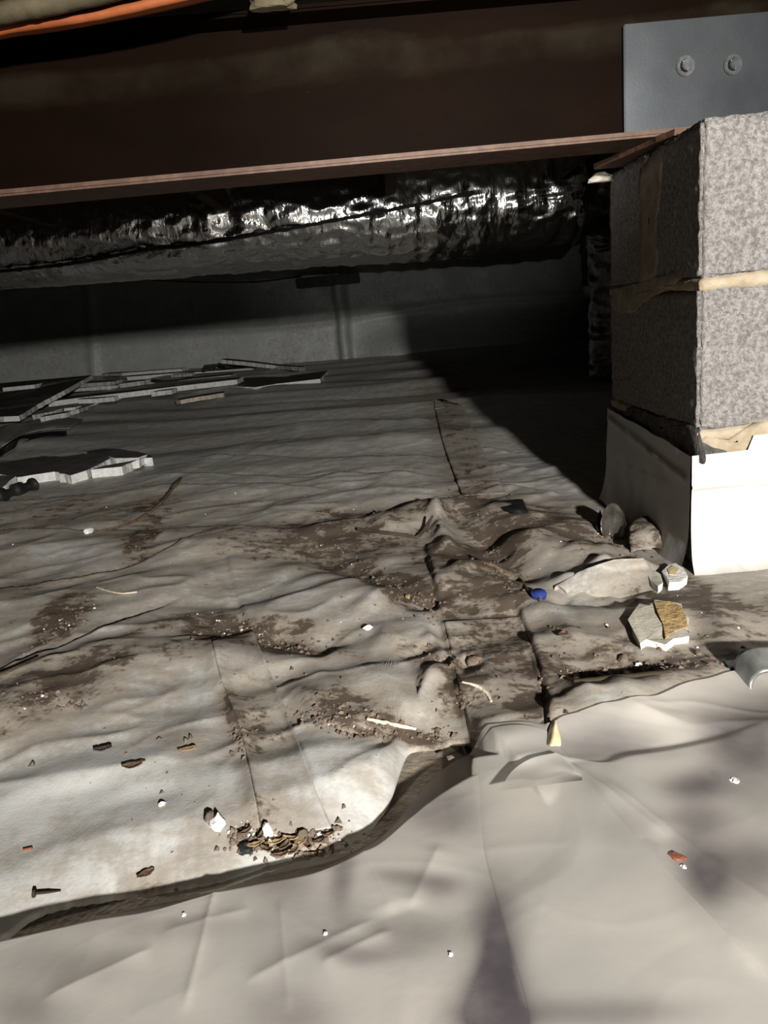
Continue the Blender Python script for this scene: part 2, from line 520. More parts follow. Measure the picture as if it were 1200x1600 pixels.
crease('ridge', 0.028, 0.018, [(681, 800), (690, 830), (705, 870)])
crease('valley', 0.022, 0.03, [(745, 825), (770, 855), (800, 885), (830, 918)])
crease('ridge', 0.016, 0.04, [(700, 900), (740, 905), (790, 930), (820, 960)])
crease('ridge', 0.012, 0.05, [(620, 950), (560, 935), (480, 900), (400, 885)])
crease('ridge', 0.016, 0.045, [(870, 1112), (940, 1100), (1040, 1080), (1140, 1050), (1250, 1020)])
crease('valley', 0.012, 0.03, [(860, 1075), (940, 1060), (1040, 1050), (1130, 1040), (1240, 1030)])
crease('ridge', 0.012, 0.08, [(830, 985), (920, 975), (1080, 985), (1200, 990)])
crease('valley', 0.012, 0.025, [(850, 935), (900, 945), (960, 945), (1020, 938)])
crease('ridge', 0.026, 0.028, [(870, 925), (920, 905), (975, 893), (1020, 905)])
crease('ridge', 0.024, 0.05, [(770, 840), (850, 860), (930, 870), (985, 862)])
crease('step', 0.012, 0.16, [(-300, 760), (-150, 720), (0, 712), (40, 690), (90, 672), (130, 655), (175, 648)])
crease('step', 0.010, 0.2, [(-200, 790), (0, 792), (120, 782), (260, 768), (420, 765), (560, 775)])
crease('step', 0.010, 0.25, [(180, 752), (320, 748), (470, 752), (600, 745), (715, 748)])
crease('step', 0.012, 0.3, [(260, 722), (380, 716), (520, 722), (640, 718), (710, 712)])
crease('step', 0.012, 0.35, [(330, 695), (450, 690), (560, 690), (690, 682)])
crease('step', 0.012, 0.4, [(420, 668), (520, 660), (620, 662), (685, 655)])
crease('step', 0.008, 0.2, [(730, 778), (790, 762), (840, 768), (880, 775)])
crease('step', 0.008, 0.2, [(725, 740), (780, 728), (830, 735)])
crease('step', 0.008, 0.2, [(712, 708), (760, 700), (800, 706)])


def H(x, y):
    x = np.asarray(x, float); y = np.asarray(y, float)
    back = sst(2.6, 6.4, y)
    z = back * (0.046 + 0.065 * sst(0.2, 3.4, -x))
    far = sst(1.35, 2.2, y)
    nx, ny = x + 0.15 * n2(x * 1.5, y * 1.5, 9), y + 0.08 * n2(x * 1.3, y * 1.6, 4)
    rip = n2(nx * 0.7, ny * 3.4 + x * 0.6, 1) + 0.16 * n2(nx * 1.4, ny * 7.0 + x, 2)
    z = z + 0.019 * far * rip * (1 + 0.25 * np.clip(y - 2, 0, 3))
    pier = sst(0.03, 0.22, np.maximum(np.abs(x - 0.82) - 0.4, np.abs(y - 1.21) - 0.2))
    near = (1 - far)
    z = z + near * (0.016 * n2(x * 2.6 + 0.5 * y, y * 4.5 - x, 5) + 0.006 * n2(x * 7, y * 11 - 3 * x, 6)) * (0.25 + 0.75 * pier)
    z = z + 0.0009 * fbm(x * 14, y * 20, 7, 3) * (1 + 0.5 * far)
    rdg = 1 - np.abs(fbm(x * 3.1 + 0.8 * y, y * 5.2 - 1.1 * x, 11, 3)) * 3
    z = z + 0.005 * np.clip(rdg, 0, 1) ** 2 * (0.4 + 0.6 * pier) * (1 - 0.75 * far)
    fine = np.clip(1 - np.abs(n2(x * 6 + 2 * y, y * 9 - 2 * x, 14)) * 6, 0, 1) ** 2
    z = z + 0.0016 * fine * near * np.clip(n2(x * 3, y * 3, 15) * 2 + 0.4, 0, 1)
    shp = z.shape
    xf, yf = x.ravel(), y.ravel(); zf = z.ravel().copy()
    for kind, amp, wd, P, soft in CREASES:
        reach = wd * 4 + 0.03
        sel = np.where((xf > P[:, 0].min() - reach) & (xf < P[:, 0].max() + reach) & (yf > P[:, 1].min() - reach) & (yf < P[:, 1].max() + reach))[0]
        if not len(sel): continue
        sx, sy = xf[sel], yf[sel]
        best = np.full(len(sel), 1e9); side = np.zeros(len(sel)); par = np.zeros(len(sel))
        n = len(P) - 1
        for i in range(n):
            ax, ay = P[i]; dx, dy = P[i + 1] - P[i]
            L2 = dx * dx + dy * dy + 1e-12
            t = np.clip(((sx - ax) * dx + (sy - ay) * dy) / L2, 0, 1)
            ex, ey = sx - ax - t * dx, sy - ay - t * dy
            d2 = ex * ex + ey * ey
            b = d2 < best
            best = np.where(b, d2, best)
            side = np.where(b, ex * dy - ey * dx, side)
            par = np.where(b, (i + t) / n, par)
        d = np.sqrt(best)
        tp = sst(0, 0.18, par) * sst(0, 0.18, 1 - par)
        mod = 0.8 + 0.4 * n2(par * 7, d * 0 + amp * 900)
        if kind == 'step':
            q = np.where(side > 0, np.exp(-(d / wd) ** 1.5), np.exp(-(d / soft) ** 2))
        else:
            q = np.exp(-(d / wd) ** 2)
        zf[sel] += (-1 if kind == 'valley' else 1) * amp * q * tp * mod
    return zf.reshape(shp)


HT = {}


def Hs(x, y):
    """height of the finished sheet at one point, read from a table of H"""
    if 'z' not in HT:
        ty = np.exp(np.linspace(math.log(0.15 + 0.3), math.log(7.0 + 0.3), 900)) - 0.3
        ts = np.linspace(-1.6, 1.6, 900)
        TX = ts[None] * (0.62 * (ty[:, None] + 0.25) + 0.30)
        HT['z'] = H(TX, np.repeat(ty[:, None], 900, 1))
    fy = (math.log(max(y, 0.16) + 0.3) - math.log(0.45)) / (math.log(7.3) - math.log(0.45)) * 899
    fx = (x / (0.62 * (y + 0.25) + 0.30) + 1.6) / 3.2 * 899
    fy, fx = min(max(fy, 0), 897.99), min(max(fx, 0), 897.99)
    i, j = int(fy), int(fx); a, b = fy - i, fx - j; z = HT['z']
    zz_ = float((z[i, j] * (1 - b) + z[i, j + 1] * b) * (1 - a) + (z[i + 1, j] * (1 - b) + z[i + 1, j + 1] * b) * a)
    l_ = min(max(1 - (y - float(np.interp(x / hw(y), S, y0))) / 0.06, 0.0), 1.0)   # the sheet dips at its cut edge
    return zz_ * (1 - 0.7 * l_) - 0.012 * l_ ** 1.5


def G(u, v, dz=0.0):
    """point of the sheet seen at a photograph pixel"""
    z = 0.0
    for _ in range(5):
        p = atz(u, v, z + dz); z = Hs(p[0], p[1])
    return atz(u, v, z + dz)


# dirt marks, plus the painted shaded side of the long crease: (px, py, rx, ry, angle deg, strength)
DIRT_SHADE = [(420, 855, 120, 26, 0, 0.30), (360, 985, 90, 28, 8, 0.62), (430, 1008, 110, 18, 8, 0.55), (560, 890, 70, 22, 24, 0.75),
        (640, 935, 70, 26, 24, 0.85), (220, 860, 32, 26, -40, 0.7), (95, 975, 60, 26, -35, 0.75), (70, 1092, 90, 24, -8, 0.6),
        (165, 1050, 190, 26, -14, 0.30), (375, 1130, 30, 60, 20, 0.6), (395, 1200, 26, 70, 8, 0.35), (520, 1120, 80, 30, -8, 0.42),
        (580, 1140, 60, 18, 0, 0.6), (700, 1040, 90, 26, 18, 0.5), (740, 1090, 60, 26, 0, 0.42), (760, 1040, 70, 110, -12, 0.28),
        (810, 1060, 30, 100, -14, 0.55), (730, 900, 80, 60, 20, 0.28), (785, 875, 40, 46, 35, 0.55), (780, 910, 60, 26, 35, 0.6),  # first mark paints the shaded side left of the long crease
        (870, 850, 130, 30, 12, 0.32), (850, 805, 90, 22, 12, 0.35), (640, 800, 150, 20, -6, 0.40), (560, 845, 120, 30, 10, 0.3),
        (1000, 1052, 130, 20, -2, 0.5), (940, 1000, 90, 40, 0, 0.18), (1100, 940, 110, 30, 0, 0.35), (1060, 925, 40, 30, 0, 0.55),
        (1150, 1000, 80, 50, 0, 0.28), (980, 925, 60, 14, 0, 0.35), (960, 1085, 120, 20, -6, 0.32), (680, 1150, 80, 18, 0, 0.55), (870, 1110, 30, 60, 0, 0.3),
        (445, 1295, 100, 30, 4, 0.55), (240, 1370, 50, 20, 0, 0.42), (110, 1290, 40, 50, 0, 0.25), (295, 1170, 40, 28, 0, 0.35),
        (90, 1160, 70, 30, 0, 0.22), (330, 1330, 60, 40, -20, 0.32), (210, 1000, 60, 16, -20, 0.3), (40, 1150, 60, 40, -30, 0.25),
        (150, 800, 160, 22, 0, 0.15), (240, 800, 60, 30, -30, 0.2), (730, 740, 40, 90, -12, 0.38), (690, 640, 34, 80, -14, 0.34), (440, 980, 60, 10, 0, 0.4),
        (570, 1215, 30, 30, 0, 0.02), (665, 965, 34, 16, 0, -0.5), (120, 1240, 130, 60, 0, -0.22), (450, 930, 110, 30, 5, -0.2),
        (80, 865, 90, 18, 0, -0.2), (240, 1010, 60, 22, -10, -0.25), (470, 1220, 40, 50, 10, -0.2), (310, 1090, 30, 40, 0, -0.25),
        (560, 1060, 80, 18, 0, -0.15), (620, 880, 40, 24, 10, -0.25), (930, 905, 60, 18, -10, -0.2), (890, 960, 50, 20, 0, -0.15)]


def dirt_shade_at(x, y):
    U, V = project(x, y, 0 * x)
    wx, wy = 14 * n2(x * 9, y * 12, 21), 9 * n2(x * 9, y * 12, 22)
    D = 0.31 + 0.20 * fbm(x * 2.2, y * 3.0, 23, 4)
    D = D + 0.27 * sst(740, 820, V) * (1 - sst(1080, 1190, V)) - 0.10 * sst(1130, 1220, V) * (1 - sst(560, 640, U)) - 0.04 * (1 - sst(700, 780, V))
    for cx, cy, rx, ry, an, s in DIRT_SHADE:
        c, q = math.cos(math.radians(an)), math.sin(math.radians(an))
        a, b = U + wx - cx, V + wy - cy
        p = (a * c + b * q) / rx; r = (-a * q + b * c) / ry
        D = D + s * np.exp(-(p * p + r * r) ** 1.4)
    return np.clip(D, 0, 1.0)


# ------------------------------------------------------------------ setting
YW = 6.62
X0, X1 = -4.6, 3.4
gx, gy = np.linspace(X0, X1, 120), np.linspace(-1.6, YW + 0.1, 130)
GX, GY = np.meshgrid(gx, gy)
floor = grid('floor', np.stack([GX, GY, -0.022 + 0.004 * fbm(GX * 5, GY * 5, 31, 3) + 0.0 * GX], -1), M['soil'])
tag(floor, 'damp brown soil under the plastic sheets', None, None, 'structure')


def struct(name, lo, hi, mat, label):
    o = box(name, lo, hi, mat); recenter(o)
    return tag(o, label, None, None, 'structure')


struct('wall_back', (X0 - 0.2, YW, -0.1), (X1 + 0.2, YW + 0.2, 1.08), M['cmu_far'], 'dark foundation wall at the far end of the crawl space')
struct('wall_left', (X0 - 0.2, -1.6, -0.1), (X0, YW, 1.08), M['cmu_far'], 'dark foundation wall on the left of the crawl space')
struct('wall_right', (X1, -1.6, -0.1), (X1 + 0.2, YW, 1.08), M['cmu_far'], 'dark foundation wall on the right of the crawl space')
ceil = struct('ceiling', (X0 - 0.2, -1.6, 1.08), (X1 + 0.2, YW + 0.2, 1.11), M['ceil'], 'dark wooden subfloor above the crawl space')
# joists over the steel beam
for i, xj in enumerate(np.arange(-4.2, 3.3, 0.61)):
    j = box('joist', (xj - 0.019, -1.5, 0.812), (xj + 0.019, 3.7, 1.08), M['wood_dark'], ceil)

# ------------------------------------------------------------------ ground sheet (old liner), ends at a wavy cut edge in front
EDGE1 = [(-700, 1700), (-420, 1640), (-250, 1570), (-120, 1505), (0, 1455), (55, 1418), (120, 1404), (185, 1398), (250, 1393), (340, 1387),
         (400, 1364), (450, 1345), (530, 1322), (585, 1286), (612, 1245), (626, 1195), (632, 1168), (700, 1158), (738, 1156), (752, 1200), (785, 1245),
         (830, 1300), (900, 1420), (1050, 1560), (1200, 1640), (1500, 1720), (2100, 1780)]


def hw(y): return 0.62 * (y + 0.25) + 0.30


E1 = np.array([atz(u, v, -0.010)[:2] for u, v in EDGE1])
e1s = np.concatenate([np.interp(np.linspace(0, 1, 12), [0, 1], [0, 1])[:-1] + i for i in range(len(E1) - 1)])
E1f = np.stack([np.interp(e1s, np.arange(len(E1)), E1[:, 0]), np.interp(e1s, np.arange(len(E1)), E1[:, 1])], 1)
ES = E1f[:, 0] / hw(E1f[:, 1])
NC, NR = 620, 560
S = np.linspace(-1, 1, NC)
y0 = np.interp(S, ES, E1f[:, 1])
for _ in range(2): y0 = np.convolve(np.pad(y0, 2, 'edge'), [0.1, 0.2, 0.4, 0.2, 0.1], 'valid')
y0 += 0.0016 * n2(S * 160, S * 0, 41)
yl = YW - 0.06
T = np.linspace(0, 1, NR)[:, None]
LY = np.exp(np.log(y0 + 0.3)[None] * (1 - T) + np.log(yl + 0.3) * T) - 0.3
LX = S[None] * hw(LY)
LX = np.clip(LX, X0 + 0.03, X1 - 0.03) if False else LX
LZ = H(LX, LY)
lip = np.clip(1 - (LY - y0[None]) / 0.06, 0, 1)
LZ = LZ * (1 - 0.7 * lip) - 0.012 * lip ** 1.5 + 0.002 * lip * n2(LX * 12, LY * 4, 43)
LD = dirt_shade_at(LX, LY)
P = np.stack([LX, LY, LZ], -1)
rim = P[:1].copy(); rim[..., 2] -= 0.005; rim[..., 1] -= 0.0004
P = np.concatenate([rim, P]); LD = np.concatenate([LD[:1], LD])
liner = grid('ground_sheet', P, M['liner'], attrs={'dirt': LD})  # dirt attribute also carries the painted shaded side of the long crease
tag(liner, 'wrinkled dirt-stained white plastic vapour barrier covering the crawl space floor', 'plastic sheet')

def liner_z(x, y):
    q = np.interp(x / hw(y), S, y0)
    l_ = np.clip(1 - (y - q) / 0.06, 0, 1)
    z = H(x, y) * (1 - 0.7 * l_) - 0.012 * l_ ** 1.5
    return z * sst(-0.035, 0.0, y - q) - 0.02 * (1 - sst(-0.035, 0.0, y - q))


# ------------------------------------------------------------------ clear film lying over the front of it
EDGE2 = [(-900, 1800), (-500, 1690), (-250, 1590), (-120, 1525), (0, 1474), (60, 1450), (130, 1430), (250, 1402), (340, 1386), (400, 1366), (425, 1357), (470, 1346),
         (530, 1332), (575, 1309), (605, 1288), (640, 1248), (665, 1218), (690, 1195), (715, 1178), (745, 1168), (785, 1162), (825, 1161),
         (860, 1166), (885, 1158), (940, 1149), (1010, 1133), (1060, 1110), (1120, 1086), (1200, 1055), (1350, 1000), (1600, 960), (2200, 930)]
E2 = np.array([atz(u, v, -0.006)[:2] for u, v in EDGE2])
E2s = spline(E2, 620)
BLOT = [(1165, 1160, 85, 60, 0.85), (1085, 1245, 60, 34, 0.7), (950, 1172, 90, 20, 0.6), (1180, 1370, 80, 60, 0.65), (1090, 1300, 50, 24, 0.5), (775, 1520, 42, 120, 0.95), (770, 1610, 75, 60, 0.8),
        (1100, 1385, 44, 60, 0.6), (930, 1610, 140, 26, 0.6), (430, 1390, 60, 40, 0.55), (535, 1385, 22, 60, 0.55), (690, 1275, 80, 46, 0.5), (560, 1505, 70, 16, 0.5), (690, 1400, 34, 16, 0.5),
        (640, 1390, 50, 12, 0.4), (250, 1470, 140, 22, 0.35), (460, 1600, 60, 40, 0.35), (60, 1600, 60, 40, 0.4), (1190, 1240, 70, 50, 0.5), (130, 1530, 90, 30, 0.3), (650, 1470, 60, 30, 0.3), (990, 1320, 70, 40, 0.2)]


def film_z(x, y):
    hz = np.maximum(H(x, y) * 0.12, -0.004)
    z = hz + 0.010 + 0.0035 * n2(x * 2.6 + 1.1 * y, y * 3.0, 51) + 0.0006 * (1 - np.abs(n2(x * 5 + 3 * y, y * 5 - 3 * x, 52)) * 2.5)
    z = z + 0.0005 * np.clip(1 - np.abs(n2(x * 8 - 5 * y, y * 6 + 4 * x, 53)) * 4, 0, 1)
    # long soft folds fanning out towards the viewer
    for (a, b, amp, wd) in (((905, 1215), (1210, 1570), 0.010, 0.012), ((940, 1230), (1260, 1480), 0.006, 0.010), ((345, 1390), (290, 1610), 0.004, 0.004), ((880, 1200), (1050, 1330), 0.006, 0.012),
                            ((440, 1420), (455, 1610), 0.003, 0.005), ((600, 1450), (380, 1560), 0.004, 0.010), ((250, 1480), (400, 1440), 0.003, 0.01), ((620, 1470), (500, 1530), 0.004, 0.008), ((60, 1590), (250, 1500), 0.004, 0.012), ((560, 1330), (620, 1450), 0.006, 0.015), ((690, 1330), (640, 1440), 0.004, 0.012)):
        A, B = atz(*a)[:2], atz(*b)[:2]
        dx, dy = B - A; L2 = dx * dx + dy * dy
        t = np.clip(((x - A[0]) * dx + (y - A[1]) * dy) / L2, 0, 1)
        d = np.hypot(x - A[0] - t * dx, y - A[1] - t * dy)
        z = z + 0.4 * amp * np.exp(-np.abs(d / (0.8 * wd))) * sst(0, 0.2, t) * sst(0, 0.15, 1 - t)
    return z


t = np.linspace(0, 1, 200)[:, None] ** 1.2
near = np.stack([E2s[:, 0] * 0.55, np.full(len(E2s), 0.12)], 1)
near[:, 0] = np.linspace(-1.2, 1.2, len(E2s)) * 0.9
FX = E2s[None, :, 0] * (1 - t) + near[None, :, 0] * t
FY = E2s[None, :, 1] * (1 - t) + near[None, :, 1] * t
FZ = np.maximum(film_z(FX, FY), H(FX, FY) * (FY > 0.3) * 0 - 0.01)
edge = np.clip(1 - t * 14, 0, 1)
edge = np.clip(1 - t * 9, 0, 1)
FZ = FZ * (1 - edge) + edge * -0.012
# keep clear of the old liner where it runs on beneath
FZ = np.maximum(FZ, liner_z(FX, FY) + 0.004)
U, V = project(FX, FY, 0 * FX)
B = np.zeros_like(FX)
wx, wy = 16 * n2(FX * 12, FY * 12, 61), 16 * n2(FX * 12, FY * 12, 62)
for cx, cy, rx, ry, s in BLOT:
    B += 1.25 * s * np.exp(-(((U + wx - cx) / rx) ** 2 + ((V + wy - cy) / ry) ** 2) ** 1.2)
B += 0.10 * np.clip(fbm(FX * 6, FY * 6, 63, 3), 0, 1)
FP = np.stack([FX, FY, FZ], -1)
film = grid('clear_film', FP, M['film'], attrs={'blotch': np.clip(B, 0, 1)})
tag(film, 'translucent poly film with a wavy edge spread across the foreground', 'plastic sheet')
# the doubled-over tongue of the film
TL = spline(np.array([(742, 1171), (738, 1230), (752, 1330), (775, 1420), (800, 1510), (822, 1600), (850, 1760)], float), 120)
TR = spline(np.array([(868, 1170), (912, 1221), (975, 1300), (1050, 1388), (1130, 1480), (1205, 1565), (1380, 1760)], float), 120)
s = np.linspace(0, 1, 110)[None, :, None]
TP = TL[:, None] * (1 - s) + TR[:, None] * s
bow = 9 * np.sin(np.pi * s[..., 0]) * np.exp(-np.linspace(0, 1, 120)[:, None] * 20)
WX = np.empty(TP.shape[:2]); WY = np.empty_like(WX)
for i in range(TP.shape[0]):
    for j in range(TP.shape[1]):
        q = atz(TP[i, j, 0], TP[i, j, 1] - bow[i, j]); WX[i, j], WY[i, j] = q[0], q[1]
WZ = film_z(WX, WY)
te = np.clip(1 - np.linspace(0, 1, 120)[:, None] * 12, 0, 1)
WZ = np.maximum(WZ * (1 - te) - 0.012 * te, liner_z(WX, WY) + 0.004) - 0.0008 + 0.004 * np.sin(np.pi * s[..., 0]) ** 0.5 + 0.002 * n2(WX * 6, WY * 4, 71)
U, V = project(WX, WY, 0 * WX)
B = np.zeros_like(WX)
for cx, cy, rx, ry, s2 in BLOT:
    B += 1.0 * s2 * np.exp(-(((U - cx) / rx) ** 2 + ((V - cy) / ry) ** 2) ** 1.2)
tongue = grid('folded_layer', np.stack([WX, WY, WZ], -1), M['film'], film, attrs={'blotch': np.clip(B, 0, 1)})
tongue['label'] = 'smooth doubled-over tongue of the film'
FL = np.array([[(780, 1236), (800, 1205), (830, 1185), (868, 1176)], [(825, 1230), (840, 1208), (860, 1190), (880, 1182)], [(870, 1224), (876, 1208), (884, 1198), (892, 1192)], [(910, 1219), (909, 1214), (908, 1210), (907, 1206)]], float)
fp = np.empty((4, 4, 3))
for i in range(4):
    for j in range(4):
        q = atz(*FL[i, j]); z = float(film_z(np.array([q[0]]), np.array([q[1]]))[0]); z = max(z, float(liner_z(q[:1], q[1:2])[0]) + 0.004)
        fp[i, j] = atz(FL[i, j, 0], FL[i, j, 1], z + 0.006 + 0.004 * (j == 0))
FPs = np.array([spline(fp[i], 20) for i in range(4)]); FPs = np.array([spline(FPs[:, j], 20) for j in range(20)])
flap = grid('turned_corner', FPs, M['film'], film, attrs={'blotch': np.zeros((20, 20))})

# ------------------------------------------------------------------ seam tape strips stuck to the old liner
def seam_tape(left, right, dirt, label, lift=0.0016, n=90, mcol=24):
    L_, R_ = spline(np.array(left, float), n), spline(np.array(right, float), n)
    P_ = np.empty((n, mcol, 3)); 
    for i in range(n):
        for j in range(mcol):
            q = L_[i] + (R_[i] - L_[i]) * j / (mcol - 1)
            P_[i, j] = G(q[0], q[1], 0.0); 
            P_[i, j, 2] = Hs(P_[i, j, 0], P_[i, j, 1]) + lift * (1.0 if 0 < j < mcol - 1 else 0.6)
    D_ = np.clip(0.7 * dirt_shade_at(P_[..., 0], P_[..., 1]) + 0.5 * dirt + 0.2 * n2(P_[..., 0] * 14, P_[..., 1] * 14, 33), 0, 1)
    o = grid('seam_tape', P_, M['liner'], attrs={'dirt': D_})
    md = o.modifiers.new('thickness', 'SOLIDIFY'); md.thickness = 0.0008; md.offset = 1
    recenter(o)
    return tag(o, label, 'tape')


seam_tape([(331, 1002), (345, 1060), (375, 1140), (398, 1240), (410, 1312)], [(395, 985), (436, 1085), (466, 1160), (496, 1240), (520, 1296)], 0.36, 'grey tape strip running to the debris pile on the left of the sheet')
seam_tape([(678, 630), (684, 660), (694, 700), (712, 750), (722, 778)], [(720, 630), (734, 660), (752, 700), (776, 745), (792, 774)], 0.52, 'brown tape strip receding beside the edge of the pier shadow', 0.005)
seam_tape([(694, 972), (704, 1015), (716, 1068), (733, 1145)], [(812, 965), (828, 1005), (844, 1058), (852, 1150)], 0.36, 'dark dirty tape strip left of the long lifted crease')

# ------------------------------------------------------------------ plastic on the back wall
wx_, wz_ = np.linspace(X0 + 0.05, X1 - 0.05, 420), np.linspace(0, 1, 90)
WXg, Tz = np.meshgrid(wx_, wz_)
base_z = H(WXg * 1.0, np.full_like(WXg, YW - 0.10)) * 1.0
ztop = 0.98 + 0.02 * n2(wx_ * 1.3, wx_ * 0, 81)
WZg = base_z * (1 - Tz) + ztop[None] * Tz
skirt = sst(-0.32, 0.15, WXg) * 0.7 * (1 - sst(0.0, 0.35, Tz)) * (1 - 0.0 * WXg)
bul = 0.05 * (1 - Tz) ** 2 + 0.02 * fbm(WXg * 1.7, WZg * 3, 82, 3) + 0.012 * n2(WXg * 5, WZg * 2, 83) * Tz
post = 0.15 * np.exp(-((WXg + 0.34 + 0.02 * n2(WZg * 4, WZg * 0)) / 0.05) ** 4)
rid = 0.03 * np.exp(-((WXg + 2.55 - 0.1 * WZg) / 0.05) ** 2) + 0.02 * np.exp(-((WZg - 0.40 - 0.03 * np.sin(WXg * 2)) / 0.03) ** 2)
WYg = YW - 0.035 - np.abs(bul) - post - rid - skirt * 0.5
wd = np.clip(0.12 + 0.25 * fbm(WXg * 2, WZg * 3, 84, 3) + 0.35 * np.exp(-((WXg + 0.46) / 0.05) ** 2) * Tz, 0, 0.7)  # darker strip just left of the post, stronger towards the top
ws = grid('hung_sheet', np.stack([WXg, WYg, WZg], -1), M['wallsheet'], attrs={'dirt': wd})
tag(ws, 'grey plastic sheet hung against the far foundation wall', 'plastic sheet')

# ------------------------------------------------------------------ block pier
PX, PY, PS, PT = 0.42, 1.015, 0.397, 0.598
PW = 0.803  # width along the beam: two stretchers
JT = 0.010
pier = empty('block_pier', (PX + PW / 2, PY + PS / 2, 0))
tag(pier, 'square concrete block pier carrying the rusty beam', 'pier')


def rough_block(lo, hi, seed):
    lo, hi = np.array(lo), np.array(hi); bm = bmesh.new()
    bmesh.ops.create_cube(bm, size=1.0)
    for q in bm.verts: q.co = Vector(((lo + hi) / 2 + np.array(q.co) * (hi - lo)).tolist())
    bmesh.ops.bevel(bm, geom=bm.edges[:], offset=0.005, segments=2, affect='EDGES')
    for ax in range(3):
        step = 0.0066
        for c in np.arange(lo[ax] + 0.0085, hi[ax] - 0.007, step):
            no = [0, 0, 0]; no[ax] = 1; co = [0, 0, 0]; co[ax] = c
            bmesh.ops.bisect_plane(bm, geom=bm.verts[:] + bm.edges[:] + bm.faces[:], plane_co=co, plane_no=no)
    bm.normal_update()
    co = np.array([q.co for q in bm.verts]); no = np.array([q.normal for q in bm.verts])
    d = 0.0022 * n3(co[:, 0] * 95, co[:, 1] * 95, co[:, 2] * 95, seed) + 0.0016 * n3(co[:, 0] * 40, co[:, 1] * 40, co[:, 2] * 40, seed + 1)
    d -= 0.006 * np.clip(n3(co[:, 0] * 55, co[:, 1] * 55, co[:, 2] * 55, seed + 2) - 0.45, 0, 1)
    co = co + no * d[:, None]
    for q, p in zip(bm.verts, co): q.co = Vector(p.tolist())
    me = bpy.data.meshes.new('block'); bm.to_mesh(me); bm.free()
    return link('block', me, M['block'], pier, True)


hb = (PS - JT) / 2
zt = PT
for c in range(3):
    z1, z0 = zt, zt - 0.193
    if c == 2: z0 = -0.015
    if c % 2 == 0:
        for i in range(2):
            xa = PX + i * (PW + JT) / 2
            xb = xa + (PW - JT) / 2
            rough_block((xa, PY, z0), (xb, PY + hb, z1), c * 7 + i)
            rough_block((xa, PY + hb + JT, z0), (xb, PY + PS, z1), c * 7 + 3 + i)
    else:
        for i in range(4):
            xa = PX + i * (PW + JT) / 4
            rough_block((xa, PY, z0), (xa + (PW + JT) / 4 - JT, PY + PS, z1), c * 7 + i)
    zt -= 0.203
# mortar beds: slightly recessed, with smears squeezed out of the joints
for zc in (PT - 0.198, PT - 0.401):
    nn = 400; per = []
    pc = [(PX, PY + PS), (PX, PY), (PX + PW, PY), (PX + PW, PY + PS)]
    for i in range(4):
        a, b = np.array(pc[i]), np.array(pc[(i + 1) % 4])
        for t_ in np.linspace(0, 1, nn // 4, endpoint=False): per.append(a + (b - a) * t_)
    per = np.array(per); ctr = np.array([PX + PW / 2, PY + PS / 2]); half = np.array([PW / 2, PS / 2])
    rows = []
    for dz, off in ((-0.010, -0.006), (-0.007, -0.0006), (-0.002, 0.0008), (0.003, 0.0006), (0.006, -0.0006), (0.009, -0.006)):
        o_ = off + 0.0012 * n2(per[:, 0] * 40 + dz * 900, per[:, 1] * 40, 5)
        dr = np.sign(per - ctr) * (np.abs(np.abs(per - ctr) - half) < 1e-6)
        q = per + dr * o_[:, None]
        rows.append(np.column_stack([q, zc + dz * (1 + 0.35 * n2(per[:, 0] * 25, per[:, 1] * 25, 8)) + 0.004 * n2(per[:, 0] * 9, per[:, 1] * 9, 6)]))
    grid('mortar_bed', np.array(rows), M['mortar'], pier, closed=True)


def smear(pts, name='mortar_smear', mat='smear', th=0.0016, seed=0):
    """trowelled mortar on the left face: outline in (y, z), domed outwards"""
    pts = np.array(pts); c = pts.mean(0); n = len(pts)
    out = spline(np.vstack([pts, pts[:1]]), 60)[:-1]
    out = out + 0.003 * np.stack([n2(out[:, 0] * 90, out[:, 1] * 90, seed), n2(out[:, 0] * 90, out[:, 1] * 90, seed + 1)], 1)
    rows = []
    for sc_, h in ((1.0, -0.003), (0.97, 0.6), (0.8, 0.9), (0.5, 1.0), (0.05, 1.0)):
        q = c + (out - c) * sc_
        xx = PX - (th * h * (1 + 0.3 * n2(q[:, 0] * 60, q[:, 1] * 60, seed + 2)) if h > 0 else h + 0 * q[:, 0])
        rows.append(np.column_stack([xx, q]))
    grid(name, np.array(rows), M[mat], pier, closed=True)


def lf(u, v):
    p = atx(u, v, PX); return (p[1], p[2])


smear([lf(1000, 262), lf(1030, 232), lf(1034, 290), lf(1026, 350), lf(1028, 400), lf(1022, 440), lf(1000, 445), lf(1002, 370), lf(1000, 300)], seed=1)
smear([lf(955, 452), lf(1000, 440), lf(1050, 425), lf(1060, 440), lf(1010, 470), lf(985, 490), lf(955, 480)], seed=5)
smear([(PY + 0.0, 0.205), (PY + 0.04, 0.21), (PY + 0.16, 0.205), (PY + 0.3, 0.2), (PY + 0.3, 0.16), (PY + 0.0, 0.155)], mat='mortar_dark', seed=9)
# front face, foot of the visible blockwork
ff = lambda u, v: aty(u, v, PY)
fr = [ff(1092, 700), ff(1100, 682), ff(1130, 690), ff(1165, 668), ff(1215, 655), ff(1215, 690), ff(1160, 712), ff(1095, 716)]
out = spline(np.array([(p[0], p[2]) for p in fr + fr[:1]]), 60)[:-1]
c2 = out.mean(0); rows = []
for sc_, h in ((1.0, -0.003), (0.97, 0.003), (0.7, 0.005), (0.05, 0.005)):
    q = c2 + (out - c2) * sc_
    rows.append(np.column_stack([q[:, 0], PY - h * (1 + 0.3 * n2(q[:, 0] * 60, q[:, 1] * 60, 3)), q[:, 1]]))
grid('mortar_smear', np.array(rows), M['mortar'], pier, closed=True)
fr = [ff(1088, 708), ff(1094, 690), ff(1112, 698), ff(1135, 703), ff(1130, 714), ff(1090, 718)]
out = spline(np.array([(p[0], p[2]) for p in fr + fr[:1]]), 40)[:-1]
